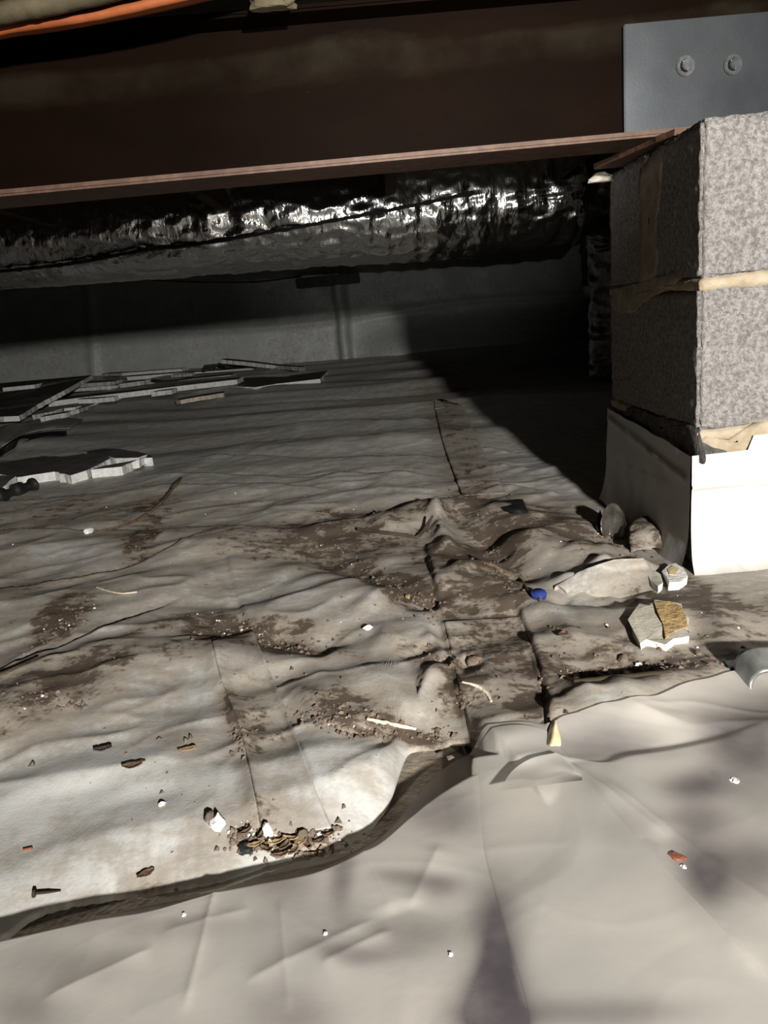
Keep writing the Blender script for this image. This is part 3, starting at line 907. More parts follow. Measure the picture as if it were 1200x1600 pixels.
c2 = out.mean(0); rows = []
for sc_, h in ((1.0, -0.003), (0.95, 0.005), (0.7, 0.007), (0.05, 0.007)):
    q = c2 + (out - c2) * sc_
    rows.append(np.column_stack([q[:, 0], PY - h * (1 + 0.3 * n2(q[:, 0] * 80, q[:, 1] * 80, 4)), q[:, 1]]))
grid('mortar_smear', np.array(rows), M['mortar_dark'], pier, closed=True)

# white plastic wrapped round the foot of the pier
wrap = empty('pier_wrap', (PX - 0.01, PY - 0.01, 0))
tag(wrap, 'white plastic wrapped and taped round the foot of the pier', 'plastic sheet')
zb, zf = atx(952, 635, PX)[2], atx(1086, 710, PX)[2]
nl, nz = 90, 50
s = np.linspace(0, 1, nl); Yl = PY + PS - s * (PS + 0.0)
top = zb + (zf - zb) * s + 0.003 * n2(s * 6, s * 0, 3)
tt = np.linspace(0, 1, nz)[:, None]
bot = -0.01 + 0.02 * sst(0.4, 0.0, s)
Zl = bot[None] * (1 - tt) + top[None] * tt
Yg = np.repeat(Yl[None], nz, 0)
off = 0.009 + 0.004 * fbm(Yg * 9, Zl * 9, 91, 3) + 0.03 * (1 - tt) ** 4 * (0.6 + 0.6 * n2(Yg * 9, Yg * 0, 2))
a, b = np.array(lf(958, 652)), np.array(lf(1082, 748))
dd = b - a; tpar = np.clip(((Yg - a[0]) * dd[0] + (Zl - a[1]) * dd[1]) / (dd @ dd), 0, 1)
dist = np.hypot(Yg - a[0] - tpar * dd[0], Zl - a[1] - tpar * dd[1])
off = off + 0.004 * np.exp(-(dist / 0.006) ** 2)
a2, b2 = np.array(lf(955, 715)), np.array(lf(1060, 752))
dd2 = b2 - a2; tp2 = np.clip(((Yg - a2[0]) * dd2[0] + (Zl - a2[1]) * dd2[1]) / (dd2 @ dd2), 0, 1)
dist2 = np.hypot(Yg - a2[0] - tp2 * dd2[0], Zl - a2[1] - tp2 * dd2[1])
dirt = 0.08 + 0.9 * np.exp(-(dist / 0.007) ** 2) * (0.6 + 0.6 * n2(tpar * 9, tpar * 0)) + 0.5 * np.exp(-(dist2 / 0.004) ** 2) * np.clip(n2(tp2 * 8, tp2 * 0, 5) * 2 + 0.3, 0, 1)  # darker along the diagonal fold line and a thinner line lower down
dirt = dirt + 0.5 * (1 - tt) ** 3
Pl = np.stack([PX - off, Yg, Zl], -1)
grid('side_panel', Pl, M['wrap'], wrap, attrs={'dirt': np.clip(dirt, 0, 1)})
nf = 110
s = np.linspace(0, 1, nf); Xf = PX - 0.011 + s * (PW + 0.03)
z_a, z_b, z_c = aty(1090, 709, PY)[2], aty(1162, 701, PY)[2], aty(1166, 679, PY)[2]
x_n = aty(1164, 690, PY)[0]
topf = np.where(Xf < x_n, z_a + (z_b - z_a) * (Xf - PX) / (x_n - PX), z_c + 0.002 * n2(Xf * 20, Xf * 0))
Zf = -0.012 * (1 - tt) + topf[None] * tt
Xg = np.repeat(Xf[None], nz, 0)
off = 0.011 + 0.004 * fbm(Xg * 10, Zf * 14, 95, 3) + 0.022 * (1 - tt) ** 6 + 0.003 * np.exp(-((Zf - z_a + 0.045) / 0.002) ** 2)
dirt = 0.0 + 0.6 * np.clip(1 - Zf / 0.02, 0, 1) + 0.25 * np.exp(-((Zf - z_a + 0.049) / 0.002) ** 2)
grid('front_panel', np.stack([Xg, PY - off, Zf], -1), M['wrap'], wrap, attrs={'dirt': np.clip(dirt, 0, 1)})

# bearing plate between pier and beam
bp = empty('bearing_plate', (0.6, 1.2, PT))
tag(bp, 'rusty bearing plate on top of the block pier under the beam', 'plate')
bl = slab('plate', [(0.425, 1.12, PT + 0.010), (0.80, 1.14, PT + 0.010), (0.80, 1.37, PT + 0.010), (0.375, 1.345, PT + 0.010)], 0.0085, [M['rust'], M['rust']], bp, 0.001, 3)
rock('mortar_dab', (0.400, 1.385, PT - 0.014), (0.022, 0.012, 0.010), M['beige'], pier, 4, 2, 0.4)

# ------------------------------------------------------------------ steel beam
BZ = PT + 0.0105
ang = math.atan(0.045)
BC = Vector((0.02, 1.195, BZ))
beam = empty('steel_beam', BC)
beam.rotation_euler = (0, 0, ang)
tag(beam, 'long rusty brown steel I-beam spanning the crawl space on the block pier', 'beam')


def bpart(name, lo, hi, mat, parent=beam, bev=0.0015):
    o = box(name, lo, hi, mat, None, bev)
    o.parent = parent
    return o


XL, XR = -4.5, 3.3
bpart('web', (XL, -0.004, 0.008), (XR, 0.004, 0.196), M['web'])
bpart('bottom_flange', (XL, -0.051, 0.0), (XR, 0.051, 0.009), M['rust'], bev=0.003)
bpart('top_flange', (XL, -0.051, 0.195), (XR, 0.051, 0.2035), M['web'], bev=0.003)
pu = aty(960, 120, 1.205)
px0 = pu[0] - 0.02
pl = bpart('splice_plate', (px0 + 0.012, -0.013, 0.010), (px0 + 0.66, -0.0045, 0.157), M['plate'])
pl['label'] = 'blue-grey steel splice plate'
for bx_, bz_ in ((0.470, 0.096), (0.540, 0.092), (0.80, 0.092), (0.88, 0.092)):
    for nm, r, y_0, y_1, n in (('washer', 0.0135, -0.0155, -0.0125, 24), ('bolt', 0.0095, -0.0235, -0.015, 6)):
        bm = bmesh.new()
        bmesh.ops.create_cone(bm, cap_ends=True, segments=n, radius1=r, radius2=r * (0.86 if n == 6 else 1), depth=y_1 - y_0)
        bmesh.ops.rotate(bm, verts=bm.verts, matrix=Matrix.Rotation(math.pi / 2, 3, 'X'))
        bmesh.ops.translate(bm, verts=bm.verts, vec=(bx_ - 0.02, (y_0 + y_1) / 2, bz_))
        if n == 6: bmesh.ops.bevel(bm, geom=bm.edges[:], offset=0.0012, segments=2, affect='EDGES')
        me = bpy.data.meshes.new(nm); bm.to_mesh(me); bm.free()
        o = link(nm, me, M['bolt'], None, False); o.parent = pl

# ------------------------------------------------------------------ foil duct
duct = empty('foil_duct', (-0.3, 3.05, 0.6))
tag(duct, 'big crinkled silver foil duct hung behind the beam', 'duct')
A, Bp = np.array([-3.9, 2.98, 0.900]), np.array([0.81, 3.10, 0.765])
R0 = 0.215
dirv = (Bp - A); DL = np.linalg.norm(dirv); dirv /= DL
side = np.cross(dirv, [0, 0, 1]); side /= np.linalg.norm(side); upd = np.cross(side, dirv)
ns, na = 620, 170
tl = np.linspace(0, DL, ns)[:, None]; an = np.linspace(0, 2 * np.pi, na, endpoint=False)[None]
cx, cz = np.cos(an), np.sin(an)
right = sst(DL - 2.1, DL - 1.3, tl)
rr = R0 + 0 * tl * an
rr = rr + 0.010 * n3(tl * 2.2, cx * 1.5 + 0 * tl, cz * 1.5 + 0 * tl, 1)
rr = rr + (0.0028 + 0.0055 * right) * n3(tl * 17, cx * 1.3 + 0 * tl, cz * 1.3 + 0 * tl, 2)
crk = np.abs(n3(tl * 11, cx * 4.5 + 0.8 * tl, cz * 4.5, 3))
rr = rr + (0.002 + 0.009 * right) * (0.3 - crk)
rr = rr + 0.0025 * n3(tl * 40, cx * 9 + 0 * tl, cz * 9 + 0 * tl, 4)
rr = rr * (1 + 0.0 * tl)
rr = rr * np.sqrt(np.clip(1 - np.clip((tl - (DL - 0.07)) / 0.09, 0, 1) ** 2, 0.0, 1)) 
oval = 0.92
DP = A + dirv * tl[..., None] + rr[..., None] * (cx[..., None] * side + oval * cz[..., None] * upd)
grid('foil_jacket', DP, M['foil'], duct, closed=True)
for tb, wb in ((DL - 0.06, 0.02), (DL - 0.36, 0.028)):
    tl2 = np.linspace(tb - wb, tb + wb, 10)[:, None]
    rb = R0 * (1.035 if tb < DL - 0.1 else 0.93) + 0.004 * n3(tl2 * 30, cx * 4 + 0 * tl2, cz * 4 + 0 * tl2, 7) + 0 * an
    grid('foil_band', A + dirv * tl2[..., None] + rb[..., None] * (cx[..., None] * side + oval * cz[..., None] * upd), M['foil'], duct, closed=True)
# dark tie cord lying along the front of the duct
cord_px = [(-60, 430), (0, 424), (60, 418), (130, 409), (220, 392), (300, 383), (380, 370), (460, 356), (540, 341), (620, 326), (680, 314), (740, 300)]
cpts = []
for u, v in cord_px:
    # nearest point of the duct surface along the sight line
    r = ray(u, v); o0 = np.array([0, 0, CAM_H])
    ts = np.linspace(0.8, 6, 3000); q = o0 + r[None] * ts[:, None]
    w_ = q - A; ax = w_ @ dirv; pr = w_ - ax[:, None] * dirv
    rad = np.sqrt((pr @ side) ** 2 + ((pr @ upd) / oval) ** 2)
    hit = np.argmax(rad < R0 + 0.012)
    cpts.append(q[hit] if rad[hit] < R0 + 0.012 else q[np.argmin(rad)])
cord = tube('tie_cord', cpts, 0.006, M['twine'], duct, n=160, sides=8, wob=0.7, seed=3)
cord['label'] = 'dark twisted tie cord'

ep = spline(np.array([(0.70, 3.10, 0.78), (0.86, 3.14, 0.78), (1.00, 3.24, 0.76), (1.06, 3.36, 0.66), (1.08, 3.40, 0.45), (1.08, 3.42, 0.22), (1.08, 3.42, 0.03)]), 120)
tg = np.gradient(ep, axis=0); tg /= np.linalg.norm(tg, axis=1)[:, None]
ref = np.array([0.5, -0.86, 0.0]); s1 = np.cross(tg, ref); s1 /= np.linalg.norm(s1, axis=1)[:, None]; s2 = np.cross(s1, tg)
an2 = np.linspace(0, 2 * np.pi, 64, endpoint=False)
i2 = np.arange(120)[:, None]
er = 0.155 + 0.0015 * np.sin(i2 * 1.3) + 0.012 * n3(i2 * 0.22, 2.5 * np.cos(an2)[None] + 0 * i2, 2.5 * np.sin(an2)[None] + 0 * i2, 9)
grid('elbow', ep[:, None] + er[..., None] * (np.cos(an2)[None, :, None] * s1[:, None] + np.sin(an2)[None, :, None] * s2[:, None]), M['foil_dull'], duct, closed=True)['label'] = 'foil elbow dropping behind the pier'

# dark timber block and thin wire by the far wall
q1, q2 = aty(463, 441, YW - 0.30), aty(556, 418, YW - 0.30)
bk = box('timber_block', (q1[0], YW - 0.34, 0.66), (q2[0] + 0.02, YW - 0.12, 0.735), M['black'], None, 0.004)
recenter(bk); tag(bk, 'dark timber block fixed to the far wall above the plastic-wrapped post', 'timber')
wr = tube('thin_wire', [aty(238, 438, YW - 0.35), aty(330, 441, YW - 0.36), aty(400, 440, YW - 0.36), aty(470, 432, YW - 0.35)], 0.006, M['black'], n=40, sides=6)
recenter(wr); tag(wr, 'thin black wire strung in front of the far wall', 'wire')
# ------------------------------------------------------------------ broken insulation boards
def board(label, near, far, lift, th, core='board_edge', seed=0, group='broken insulation board pieces', raise_far=0.0):
    """near: pixels along the top of the visible broken edge; far: depth in metres behind it (list per point or number)"""
    nb = []
    for i, q in enumerate(near):
        l = lift[i] if hasattr(lift, '__len__') else lift
        nb.append(G(q[0], q[1], l + th))
    fb = []
    fl = far if hasattr(far, '__len__') else [far] * len(near)
    for p, d in zip(nb, fl):
        dx, dy = d if hasattr(d, '__len__') else (0.0, d)
        fb.append(p + np.array([dx, dy, raise_far]))
    o = slab('insulation_board', nb + fb[::-1], th, [M['board_face'], M[core]], None, 0.002, seed)
    recenter(o)
    return tag(o, label, 'insulation board', group)


B_ = board
B_('long thin grey board at the back of the far left heap, nearest the wall', [(158, 584), (190, 583), (284, 576)], [(0.04, 0.12), (0.04, 0.12), (0.02, 0.12)], 0.03, 0.022, seed=1)
B_('grey board in the far left heap with a long straight stepped white edge', [(198, 589), (262, 584), (330, 580), (395, 575)], 0.16, 0.0, 0.026, seed=2)
B_('short white-edged offcut lying across the middle of the far left heap', [(267, 586), (299, 583)], 0.10, 0.02, 0.022, seed=3)
B_('board with a tan broken edge in the middle of the far left heap', [(226, 596), (250, 599), (300, 592), (360, 586)], 0.22, 0.0, 0.026, 'board_edge_tan', 4)
B_('longest white-edged board along the front of the far left heap', [(75, 628), (120, 622), (200, 613), (290, 602), (370, 593)], [0.3, 0.3, 0.3, 0.28, 0.22], 0.0, 0.030, seed=5)
B_('slanting board tipped over the left end of the heap, with a large dark face', [(6, 651), (30, 650), (57, 633), (100, 610), (144, 586)], [(-0.9, 0.5), (-0.9, 0.55), (-0.8, 0.65), (-0.9, 0.45), (-0.9, 0.15)], [0.01, 0.01, 0.03, 0.06, 0.085], 0.026, seed=6)
B_('small white-edged strip at the far left end of the heap behind the slanting board', [(4, 606), (53, 601)], 0.2, 0.03, 0.024, seed=7)
B_('stubby white-edged offcut in front of the heap near the longest board', [(236, 613), (268, 609)], 0.12, 0.0, 0.026, seed=8)
B_('pale bar-shaped offcut under the front of the longest board', [(121, 624), (150, 623), (178, 620)], 0.12, 0.0, 0.026, seed=9)
B_('angled offcut at the front left of the far heap', [(62, 652), (104, 645), (124, 637), (142, 632)], [(-0.02, 0.1), (0.0, 0.16), (0.0, 0.2), (0.02, 0.2)], 0.0, 0.024, seed=10)
B_('small blunt offcut beside the angled one at the front left of the heap', [(50, 649), (80, 643)], 0.14, 0.0, 0.024, seed=11)
B_('board under the slanting one with its white edge at the left frame side', [(10, 629), (60, 630)], 0.25, 0.01, 0.024, seed=12)
B_('short white-edged piece left of centre in the heap, beneath a longer strip', [(112, 606), (182, 602)], 0.18, 0.02, 0.026, seed=13)
B_('short strip stacked behind the slanting board near the middle of the heap', [(125, 600), (178, 596)], 0.18, 0.045, 0.022, seed=14)
B_('white-edged piece between the stacked strips in the middle of the heap', [(186, 600), (224, 595)], 0.16, 0.01, 0.028, seed=15)
B_('wide bent board right of the heap with a long white front edge', [(334, 602), (368, 604), (400, 605), (430, 600), (500, 592)], [(0.1, 0.55), (0.1, 0.6), (0.1, 0.65), (0.05, 0.7), (0.0, 0.75)], 0.0, 0.027, seed=16)
B_('long board at the right back of the heap, tipped up at its rounded left end', [(344, 562), (380, 565), (430, 571), (474, 574)], [(0.02, 0.14), (0, 0.16), (0, 0.16), (0, 0.1)], [0.09, 0.06, 0.02, 0.0], 0.028, seed=17)
B_('dark triangular board corner standing behind the heap', [(315, 578), (322, 566), (352, 572)], [(0.05, 0.2), (0.05, 0.2), (0.05, 0.2)], 0.02, 0.02, 'board_face', 18)
B_('lone tan-edged fragment on the bare sheet in front of the heap', [(274, 626), (282, 625), (310, 620), (349, 614)], [(0.0, 0.12), (0.02, 0.16), (0.0, 0.16), (-0.02, 0.12)], 0.0, 0.022, 'board_edge_tan', 19)
B_('tiny white fragment below the far heap between the two dark folds', [(100, 638), (118, 636)], 0.08, 0.0, 0.02, seed=20)
# nearer group at the left
B_('large grey board at the left edge with a ragged white and tan front edge', [(-60, 750), (0, 741), (25, 746), (85, 737), (110, 743), (135, 735), (158, 724)], [(-0.1, 0.25), (0.0, 0.3), (0, 0.33), (0, 0.32), (0, 0.3), (0.0, 0.2), (0.0, 0.1)], 0.0, 0.026, seed=21)
B_('wedge-shaped offcut with a bright white broken side, behind the other near offcuts', [(131, 706), (150, 710), (180, 716), (216, 715)], [(0.06, 0.04), (0.05, 0.08), (0.04, 0.10), (0.02, 0.05)], [0.006, 0.004, 0.0, 0.0], 0.028, seed=22)
B_('forked offcut with white tip lying in front of the wedge-shaped one', [(142, 734), (190, 729), (222, 716), (238, 715)], [(0.02, 0.05), (0.02, 0.10), (0.0, 0.08), (-0.02, 0.05)], 0.0, 0.026, seed=23)
B_('small white-edged corner lying against the black pipe at the left edge', [(2, 763), (14, 752), (25, 744)], [(-0.12, 0.04), (-0.12, 0.05), (-0.1, 0.06)], [0.016, 0.02, 0.026], 0.018, seed=24)

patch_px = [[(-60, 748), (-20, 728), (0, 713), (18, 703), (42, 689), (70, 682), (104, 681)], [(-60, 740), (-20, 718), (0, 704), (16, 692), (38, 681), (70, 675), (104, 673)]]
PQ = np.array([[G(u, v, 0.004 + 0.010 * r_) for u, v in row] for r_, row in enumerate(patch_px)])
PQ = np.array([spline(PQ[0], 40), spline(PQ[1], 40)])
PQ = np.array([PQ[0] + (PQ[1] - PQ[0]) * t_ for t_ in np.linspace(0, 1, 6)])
o = grid('lip_shade', PQ, M['black']); md = o.modifiers.new('thickness', 'SOLIDIFY'); md.thickness = 0.002; recenter(o)  # black sheet modelled in place of the shade under the lifted lip
tag(o, 'black crescent standing in for the shade beneath the lifted sheet at left', 'plastic sheet')
patch_px = [[(-60, 738), (-20, 716), (0, 701), (16, 690), (38, 679), (70, 672), (108, 670)], [(-60, 722), (-20, 704), (0, 690), (20, 681), (45, 670), (80, 665), (120, 662)], [(-60, 690), (-20, 678), (0, 668), (25, 662), (60, 656), (100, 654), (135, 652)]]
PQ = np.array([[G(u, v, [0.030, 0.024, -0.004][r_] * min(1, (8 - i) / 6)) for i, (u, v) in enumerate(row)] for r_, row in enumerate(patch_px)])
PQ = np.array([spline(PQ[i], 50) for i in range(3)]); PQ = np.array([spline(PQ[:, j], 16) for j in range(50)])
o = grid('sheet_lip', PQ, M['liner'], attrs={'dirt': np.full(PQ.shape[:2], 0.5)}); md = o.modifiers.new('thickness', 'SOLIDIFY'); md.thickness = 0.002; recenter(o)
tag(o, 'lifted lip of dirty sheet in front of the far board heap at left', 'sheet scrap')

# black ribbed pipe end
p0, p1 = G(-70, 800, 0.016), G(52, 757, 0.016)
pp = empty('black_pipe', tuple(p1))
tag(pp, 'short black ribbed pipe poking in from the left edge beside the boards', 'pipe')
pts = p0 + (p1 - p0) * np.linspace(0, 1, 60)[:, None]
rad = 0.016 + 0.004 * np.sign(np.sin(np.linspace(0, 1, 60) * 26))
tube('pipe_body', pts, rad, M['black'], pp, n=60, sides=16)

# ------------------------------------------------------------------ cables and odds over the beam
for i, (a, b, c, d) in enumerate((((-80, 66), (0, 47), (150, 24), (310, -12)), ((-80, 58), (0, 40), (150, 17), (290, -16)), ((-80, 72), (0, 53), (130, 34), (330, -8)))):
    lab = ['middle strand of the orange cable bundle crossing above the beam', 'upper strand of the orange cable bundle crossing above the beam', 'lowest strand of the orange cable bundle crossing above the beam'][i]
    yy = 1.045 + 0.016 * i
    o = tube('orange_cable', [aty(-300, 100 + i * 6, yy)] + [aty(*q, yy) for q in (a, b, c, d)] + [aty(620, -80, yy + 0.05)], 0.0058, M['orange'], n=80, sides=12, wob=0.08, seed=i)
    recenter(o); tag(o, lab, 'cable', 'orange cables')
q = [aty(-200, 62, 1.02), aty(0, 22, 1.02), aty(90, 4, 1.02), aty(240, -30, 1.02)]
o = tube('flat_strap', q, 0.016, M['wood_tan'], n=40, sides=12, flat=0.7, wob=0.1)
recenter(o); tag(o, 'tan fibrous strap at the top left corner above the orange cables', 'strap')
o = rock('insulation_tuft', aty(428, 8, 1.10) - np.array([0, 0, 0.004]), (0.030, 0.012, 0.016), M['wood_tan'], None, 12, 3, 0.5)
recenter(o); tag(o, 'tan tuft of insulation hanging over the top edge of the beam', 'insulation')

# ------------------------------------------------------------------ torn plastic round the pier foot
def patch(name, rows_px, mat, lifts, n=26, thick=0.0015, label=None, cat=None, attr=None, parent=None, crump=0.0):
    """small curved piece of sheet: rows of pixel positions with a height above the floor sheet for each"""
    P = np.array([[G(u, v, l) for (u, v), l in zip(r, lr)] for r, lr in zip(rows_px, lifts)])
    A_ = np.array([spline(P[i], n) for i in range(len(P))])
    A_ = np.array([spline(A_[:, j], n) for j in range(n)])
    A_[..., 2] += 0.0012 * n2(A_[..., 0] * 60, A_[..., 1] * 60, 3)
    if crump:
        for ax in range(3): A_[..., ax] += crump * n3(A_[..., 0] * 45, A_[..., 1] * 45, A_[..., 2] * 45, ax + 3) + crump * 0.5 * np.abs(n3(A_[..., 0] * 110, A_[..., 1] * 110, A_[..., 2] * 110, ax + 9))
    o = grid(name, A_, mat, parent, attrs={'dirt': np.full((n, n), 0.42 if attr is None else attr)})
    md = o.modifiers.new('thickness', 'SOLIDIFY'); md.thickness = thick
    if parent is None: recenter(o)
    if label: tag(o, label, cat)
    return o


patch('sheet_fold', [[(862, 926), (900, 905), (950, 886), (992, 874)], [(868, 915), (910, 892), (955, 876), (1005, 872)], [(885, 930), (925, 905), (970, 895), (1018, 890)], [(880, 940), (930, 938), (985, 938), (1030, 935)]], M['liner'],
      [[-0.004, -0.002, 0.000, 0.002], [0.000, 0.010, 0.014, 0.012], [0.002, 0.014, 0.019, 0.014], [-0.004, -0.004, -0.004, -0.003]], 36, 0.0015, 'rolled-over fold of stained sheet beside the pale plaster chunk', 'sheet scrap', 0.60, crump=0.0025)
patch('sheet_flap', [[(985, 812), (1010, 806), (1045, 815), (1075, 832)], [(982, 835), (1012, 828), (1045, 840), (1078, 862)], [(985, 862), (1020, 856), (1050, 868), (1080, 885)]], M['liner'],
      [[0.030, 0.036, 0.030, 0.012], [0.024, 0.030, 0.022, 0.008], [0.004, 0.010, 0.006, 0.003]], 24, 0.002, 'dirty sheet flap turned up against the shaded side of the pier', 'sheet scrap', 0.95, crump=0.003)
patch('torn_scrap', [[(988, 847), (1005, 846), (1020, 842)], [(992, 852), (1006, 853), (1019, 850)], [(1000, 858), (1010, 858), (1018, 857)]], M['wrap'],
      [[0.012, 0.012, 0.014], [0.008, 0.008, 0.01], [0.004, 0.004, 0.006]], 12, 0.001, 'small pale torn corner of plastic by the turned-up flap', 'sheet scrap', 0.35)
patch('curled_scrap', [[(940, 812), (948, 792), (962, 785), (974, 800), (976, 822)], [(938, 830), (950, 822), (960, 820), (970, 826), (974, 836)], [(945, 840), (952, 838), (960, 840), (968, 842), (972, 842)]], M['shard'],
      [[0.030, 0.045, 0.048, 0.036, 0.024], [0.012, 0.018, 0.018, 0.016, 0.012], [0.002] * 5], 22, 0.001, 'curled dusty scrap of film standing up beside the pier foot', 'sheet scrap', crump=0.003)
patch('film_shard', [[(931, 822), (934, 806), (938, 796)], [(934, 828), (938, 816), (941, 806)], [(938, 834), (941, 826), (944, 818)]], M['shard'],
      [[0.008, 0.022, 0.030], [0.006, 0.016, 0.022], [0.002, 0.008, 0.012]], 10, 0.001, 'narrow glinting film shard left of the curled scrap', 'sheet scrap')
patch('black_scrap', [[(768, 783), (795, 781), (817, 780)], [(785, 795), (804, 793), (822, 792)], [(800, 801), (815, 803), (828, 806)]], M['black'],
      [[0.004, 0.005, 0.004], [0.006, 0.008, 0.006], [0.004, 0.005, 0.006]], 14, 0.002, 'black plastic scrap lying by the edge of the pier shadow', 'plastic scrap')
patch('gold_lip', [[(852, 1164), (858, 1140), (864, 1122)], [(862, 1166), (866, 1146), (869, 1128)], [(878, 1166), (876, 1150), (872, 1136)]], M['goldfilm'],
      [[0.004, 0.006, 0.005], [0.008, 0.011, 0.008], [0.003, 0.004, 0.003]], 16, 0.001, 'yellowed crumpled film lip at the end of the long sheet crease', 'sheet scrap')

# ------------------------------------------------------------------ plaster chunk with tan crust
def chunk(name, px, th, label, side='white', topm='beige', lift=0.0):
    base = [G(u, v, th + lift) for u, v in px]
    root = empty(name, tuple(np.mean(base, 0) - np.array([0, 0, th])))
    tag(root, label, 'debris')
    slab('body', base, th + 0.004, [M[topm], M[side]], root, 0.0024, 5)
    return root, base


root, base = chunk('plaster_chunk', [(988, 985), (981, 968), (990, 955), (999, 943), (1014, 946), (1024, 937), (1046, 940), (1065, 943), (1067, 958), (1077, 966), (1072, 982), (1077, 994), (1052, 998), (1040, 1007), (1010, 999), (1000, 1005)], 0.008,
                   'broken plaster chunk with tan crust and white broken edge on the sheet')
cr = [G(u, v, 0.0100) for u, v in [(1022, 940), (1046, 939), (1064, 947), (1072, 964), (1074, 978), (1056, 984), (1040, 996), (1036, 975), (1028, 958)]]
slab('tan_crust', cr, 0.003, [M['tan'], M['tan']], root, 0.0022, 8)
root, base = chunk('white_chunk', [(1034, 893), (1044, 883), (1056, 880), (1068, 888), (1075, 900), (1062, 909), (1046, 909)], 0.012, 'small white plaster lump with a pale yellow spot at the pier corner', 'white', 'white')
slab('yellow_spot', [G(u, v, 0.0132) for u, v in [(1043, 889), (1052, 883), (1060, 889), (1056, 898), (1046, 897)]], 0.002, [M['yellow'], M['yellow']], root, 0.0006, 2)
root, base = chunk('grey_chunk', [(1010, 893), (1020, 889), (1032, 897), (1036, 910), (1028, 916), (1016, 906)], 0.010, 'thin crumbly grey fragment left of the white plaster lump', 'white', 'beige')

# zinc bracket at the right edge
g0 = G(1180, 1040, 0.0)
br = empty('metal_bracket', tuple(g0)); tag(br, 'dull metal strap bracket with a round hole at the right edge', 'bracket')
prof = [G(1152, 1052, 0.002), G(1153, 1030, 0.014), G(1172, 1016, 0.026), G(1230, 1014, 0.026), G(1290, 1016, 0.02)]
pc_ = spline(np.array(prof), 40)
depth = np.array([0.002, -0.030, -0.010])
bg = np.array([pc_ + depth * t_ for t_ in np.linspace(0, 1, 10)])
o = grid('strap', bg, M['zinc'], br); md = o.modifiers.new('thickness', 'SOLIDIFY'); md.thickness = 0.003
tube('rod', [G(1178, 1042, 0.014), G(1210, 1040, 0.014), G(1290, 1040, 0.014)], 0.0045, M['bolt'], br, n=20, sides=12)
rock('hole_dark', G(1164, 1046, 0.006), (0.004, 0.003, 0.005), M['black'], br, 1, 2, 0.05)  # black lump stands in for the dark inside of the hole
patch('dark_tab', [[(1130, 1031), (1142, 1032), (1154, 1032)], [(1136, 1040), (1146, 1042), (1154, 1044)], [(1146, 1046), (1150, 1048), (1154, 1052)]], M['black'], [[0.003] * 3, [0.003] * 3, [0.002] * 3], 10, 0.002, parent=br)

# blue cap
g0 = G(842, 930, 0.004)
cp = empty('bottle_cap', tuple(g0)); tag(cp, 'crushed blue plastic bottle cap in the dirty fold', 'cap')
bm = bmesh.new(); bmesh.ops.create_cone(bm, cap_ends=True, segments=28, radius1=0.0100, radius2=0.0094, depth=0.006)
bmesh.ops.delete(bm, geom=[f for f in bm.faces if f.normal.z < -0.9], context='FACES')
bmesh.ops.rotate(bm, verts=bm.verts, matrix=Matrix.Rotation(0.35, 3, 'X')); bmesh.ops.translate(bm, verts=bm.verts, vec=tuple(g0 + np.array([0, 0, 0.001])))
me = bpy.data.meshes.new('cap_shell'); bm.to_mesh(me); bm.free()
o = link('cap_shell', me, M['blue'], cp, True); md = o.modifiers.new('thickness', 'SOLIDIFY'); md.thickness = 0.0015
bm = bmesh.new()
for i in range(28):
    a_ = i / 28 * 2 * math.pi
    r_ = bmesh.ops.create_cube(bm, size=1.0)['verts']
    for q in r_: q.co = Vector((q.co.x * 0.0008, q.co.y * 0.0012, q.co.z * 0.0055))
    bmesh.ops.translate(bm, verts=r_, vec=(0.0099, 0, 0)); bmesh.ops.rotate(bm, verts=r_, matrix=Matrix.Rotation(a_, 3, 'Z'))
bmesh.ops.rotate(bm, verts=bm.verts, matrix=Matrix.Rotation(0.35, 3, 'X')); bmesh.ops.translate(bm, verts=bm.verts, vec=tuple(g0 + np.array([0, 0, 0.001])))
me = bpy.data.meshes.new('grip_ribs'); bm.to_mesh(me); bm.free(); link('grip_ribs', me, M['blue'], cp, False)


def stick(name, px, r, mat, label, cat='stick', lift=None, wob=0.25, flat=1.0, n=40):
    lf_ = lift if lift is not None else [0.0] * len(px)
    rm = max(r) if hasattr(r, '__len__') else r
    o = tube(name, [G(u, v, l + rm * 0.7) for (u, v), l in zip(px, lf_)], r, M[mat], n=n, sides=8, wob=wob, seed=len(label), flat=flat)
    recenter(o)
    return tag(o, label, cat)


stick('thin_twig', [(733, 868), (760, 880), (790, 892), (812, 905), (822, 920), (846, 938)], [0.0015, 0.0028, 0.0022, 0.003, 0.002], 'twig', 'thin dark twig running to the blue cap', 'twig', wob=0.6)
stick('dark_stick', [(558, 826), (600, 832), (630, 836), (652, 840)], [0.003, 0.0036, 0.0036, 0.003], 'wood_dark', 'straight dark stick lying left of the raised sheet peak')
stick('dark_stick', [(651, 840), (664, 826), (676, 806)], [0.004, 0.004, 0.002], 'wood_dark', 'short dark stick leaning up the raised sheet peak', lift=[0, 0.004, 0.006])  # dark rod stands in for the torn sheet edge here
stick('dark_stick', [(896, 1064), (940, 1060), (1000, 1054), (1050, 1048)], [0.0025, 0.004, 0.004, 0.003], 'wood_dark', 'long flat dark stick in the dirt line below the plaster chunk', flat=0.5)
tw = empty('bent_twig', tuple(G(215, 812))); tag(tw, 'curved brown twig with a broad dark end on the sheet at left', 'twig')
tube('stem', [G(147, 832, 0.003), G(190, 822, 0.003), (G(222, 808, 0.004)), G(250, 787, 0.008), G(268, 765, 0.012)], [0.0022, 0.0032, 0.0034, 0.004], M['twig'], tw, n=50, sides=8, wob=0.3)
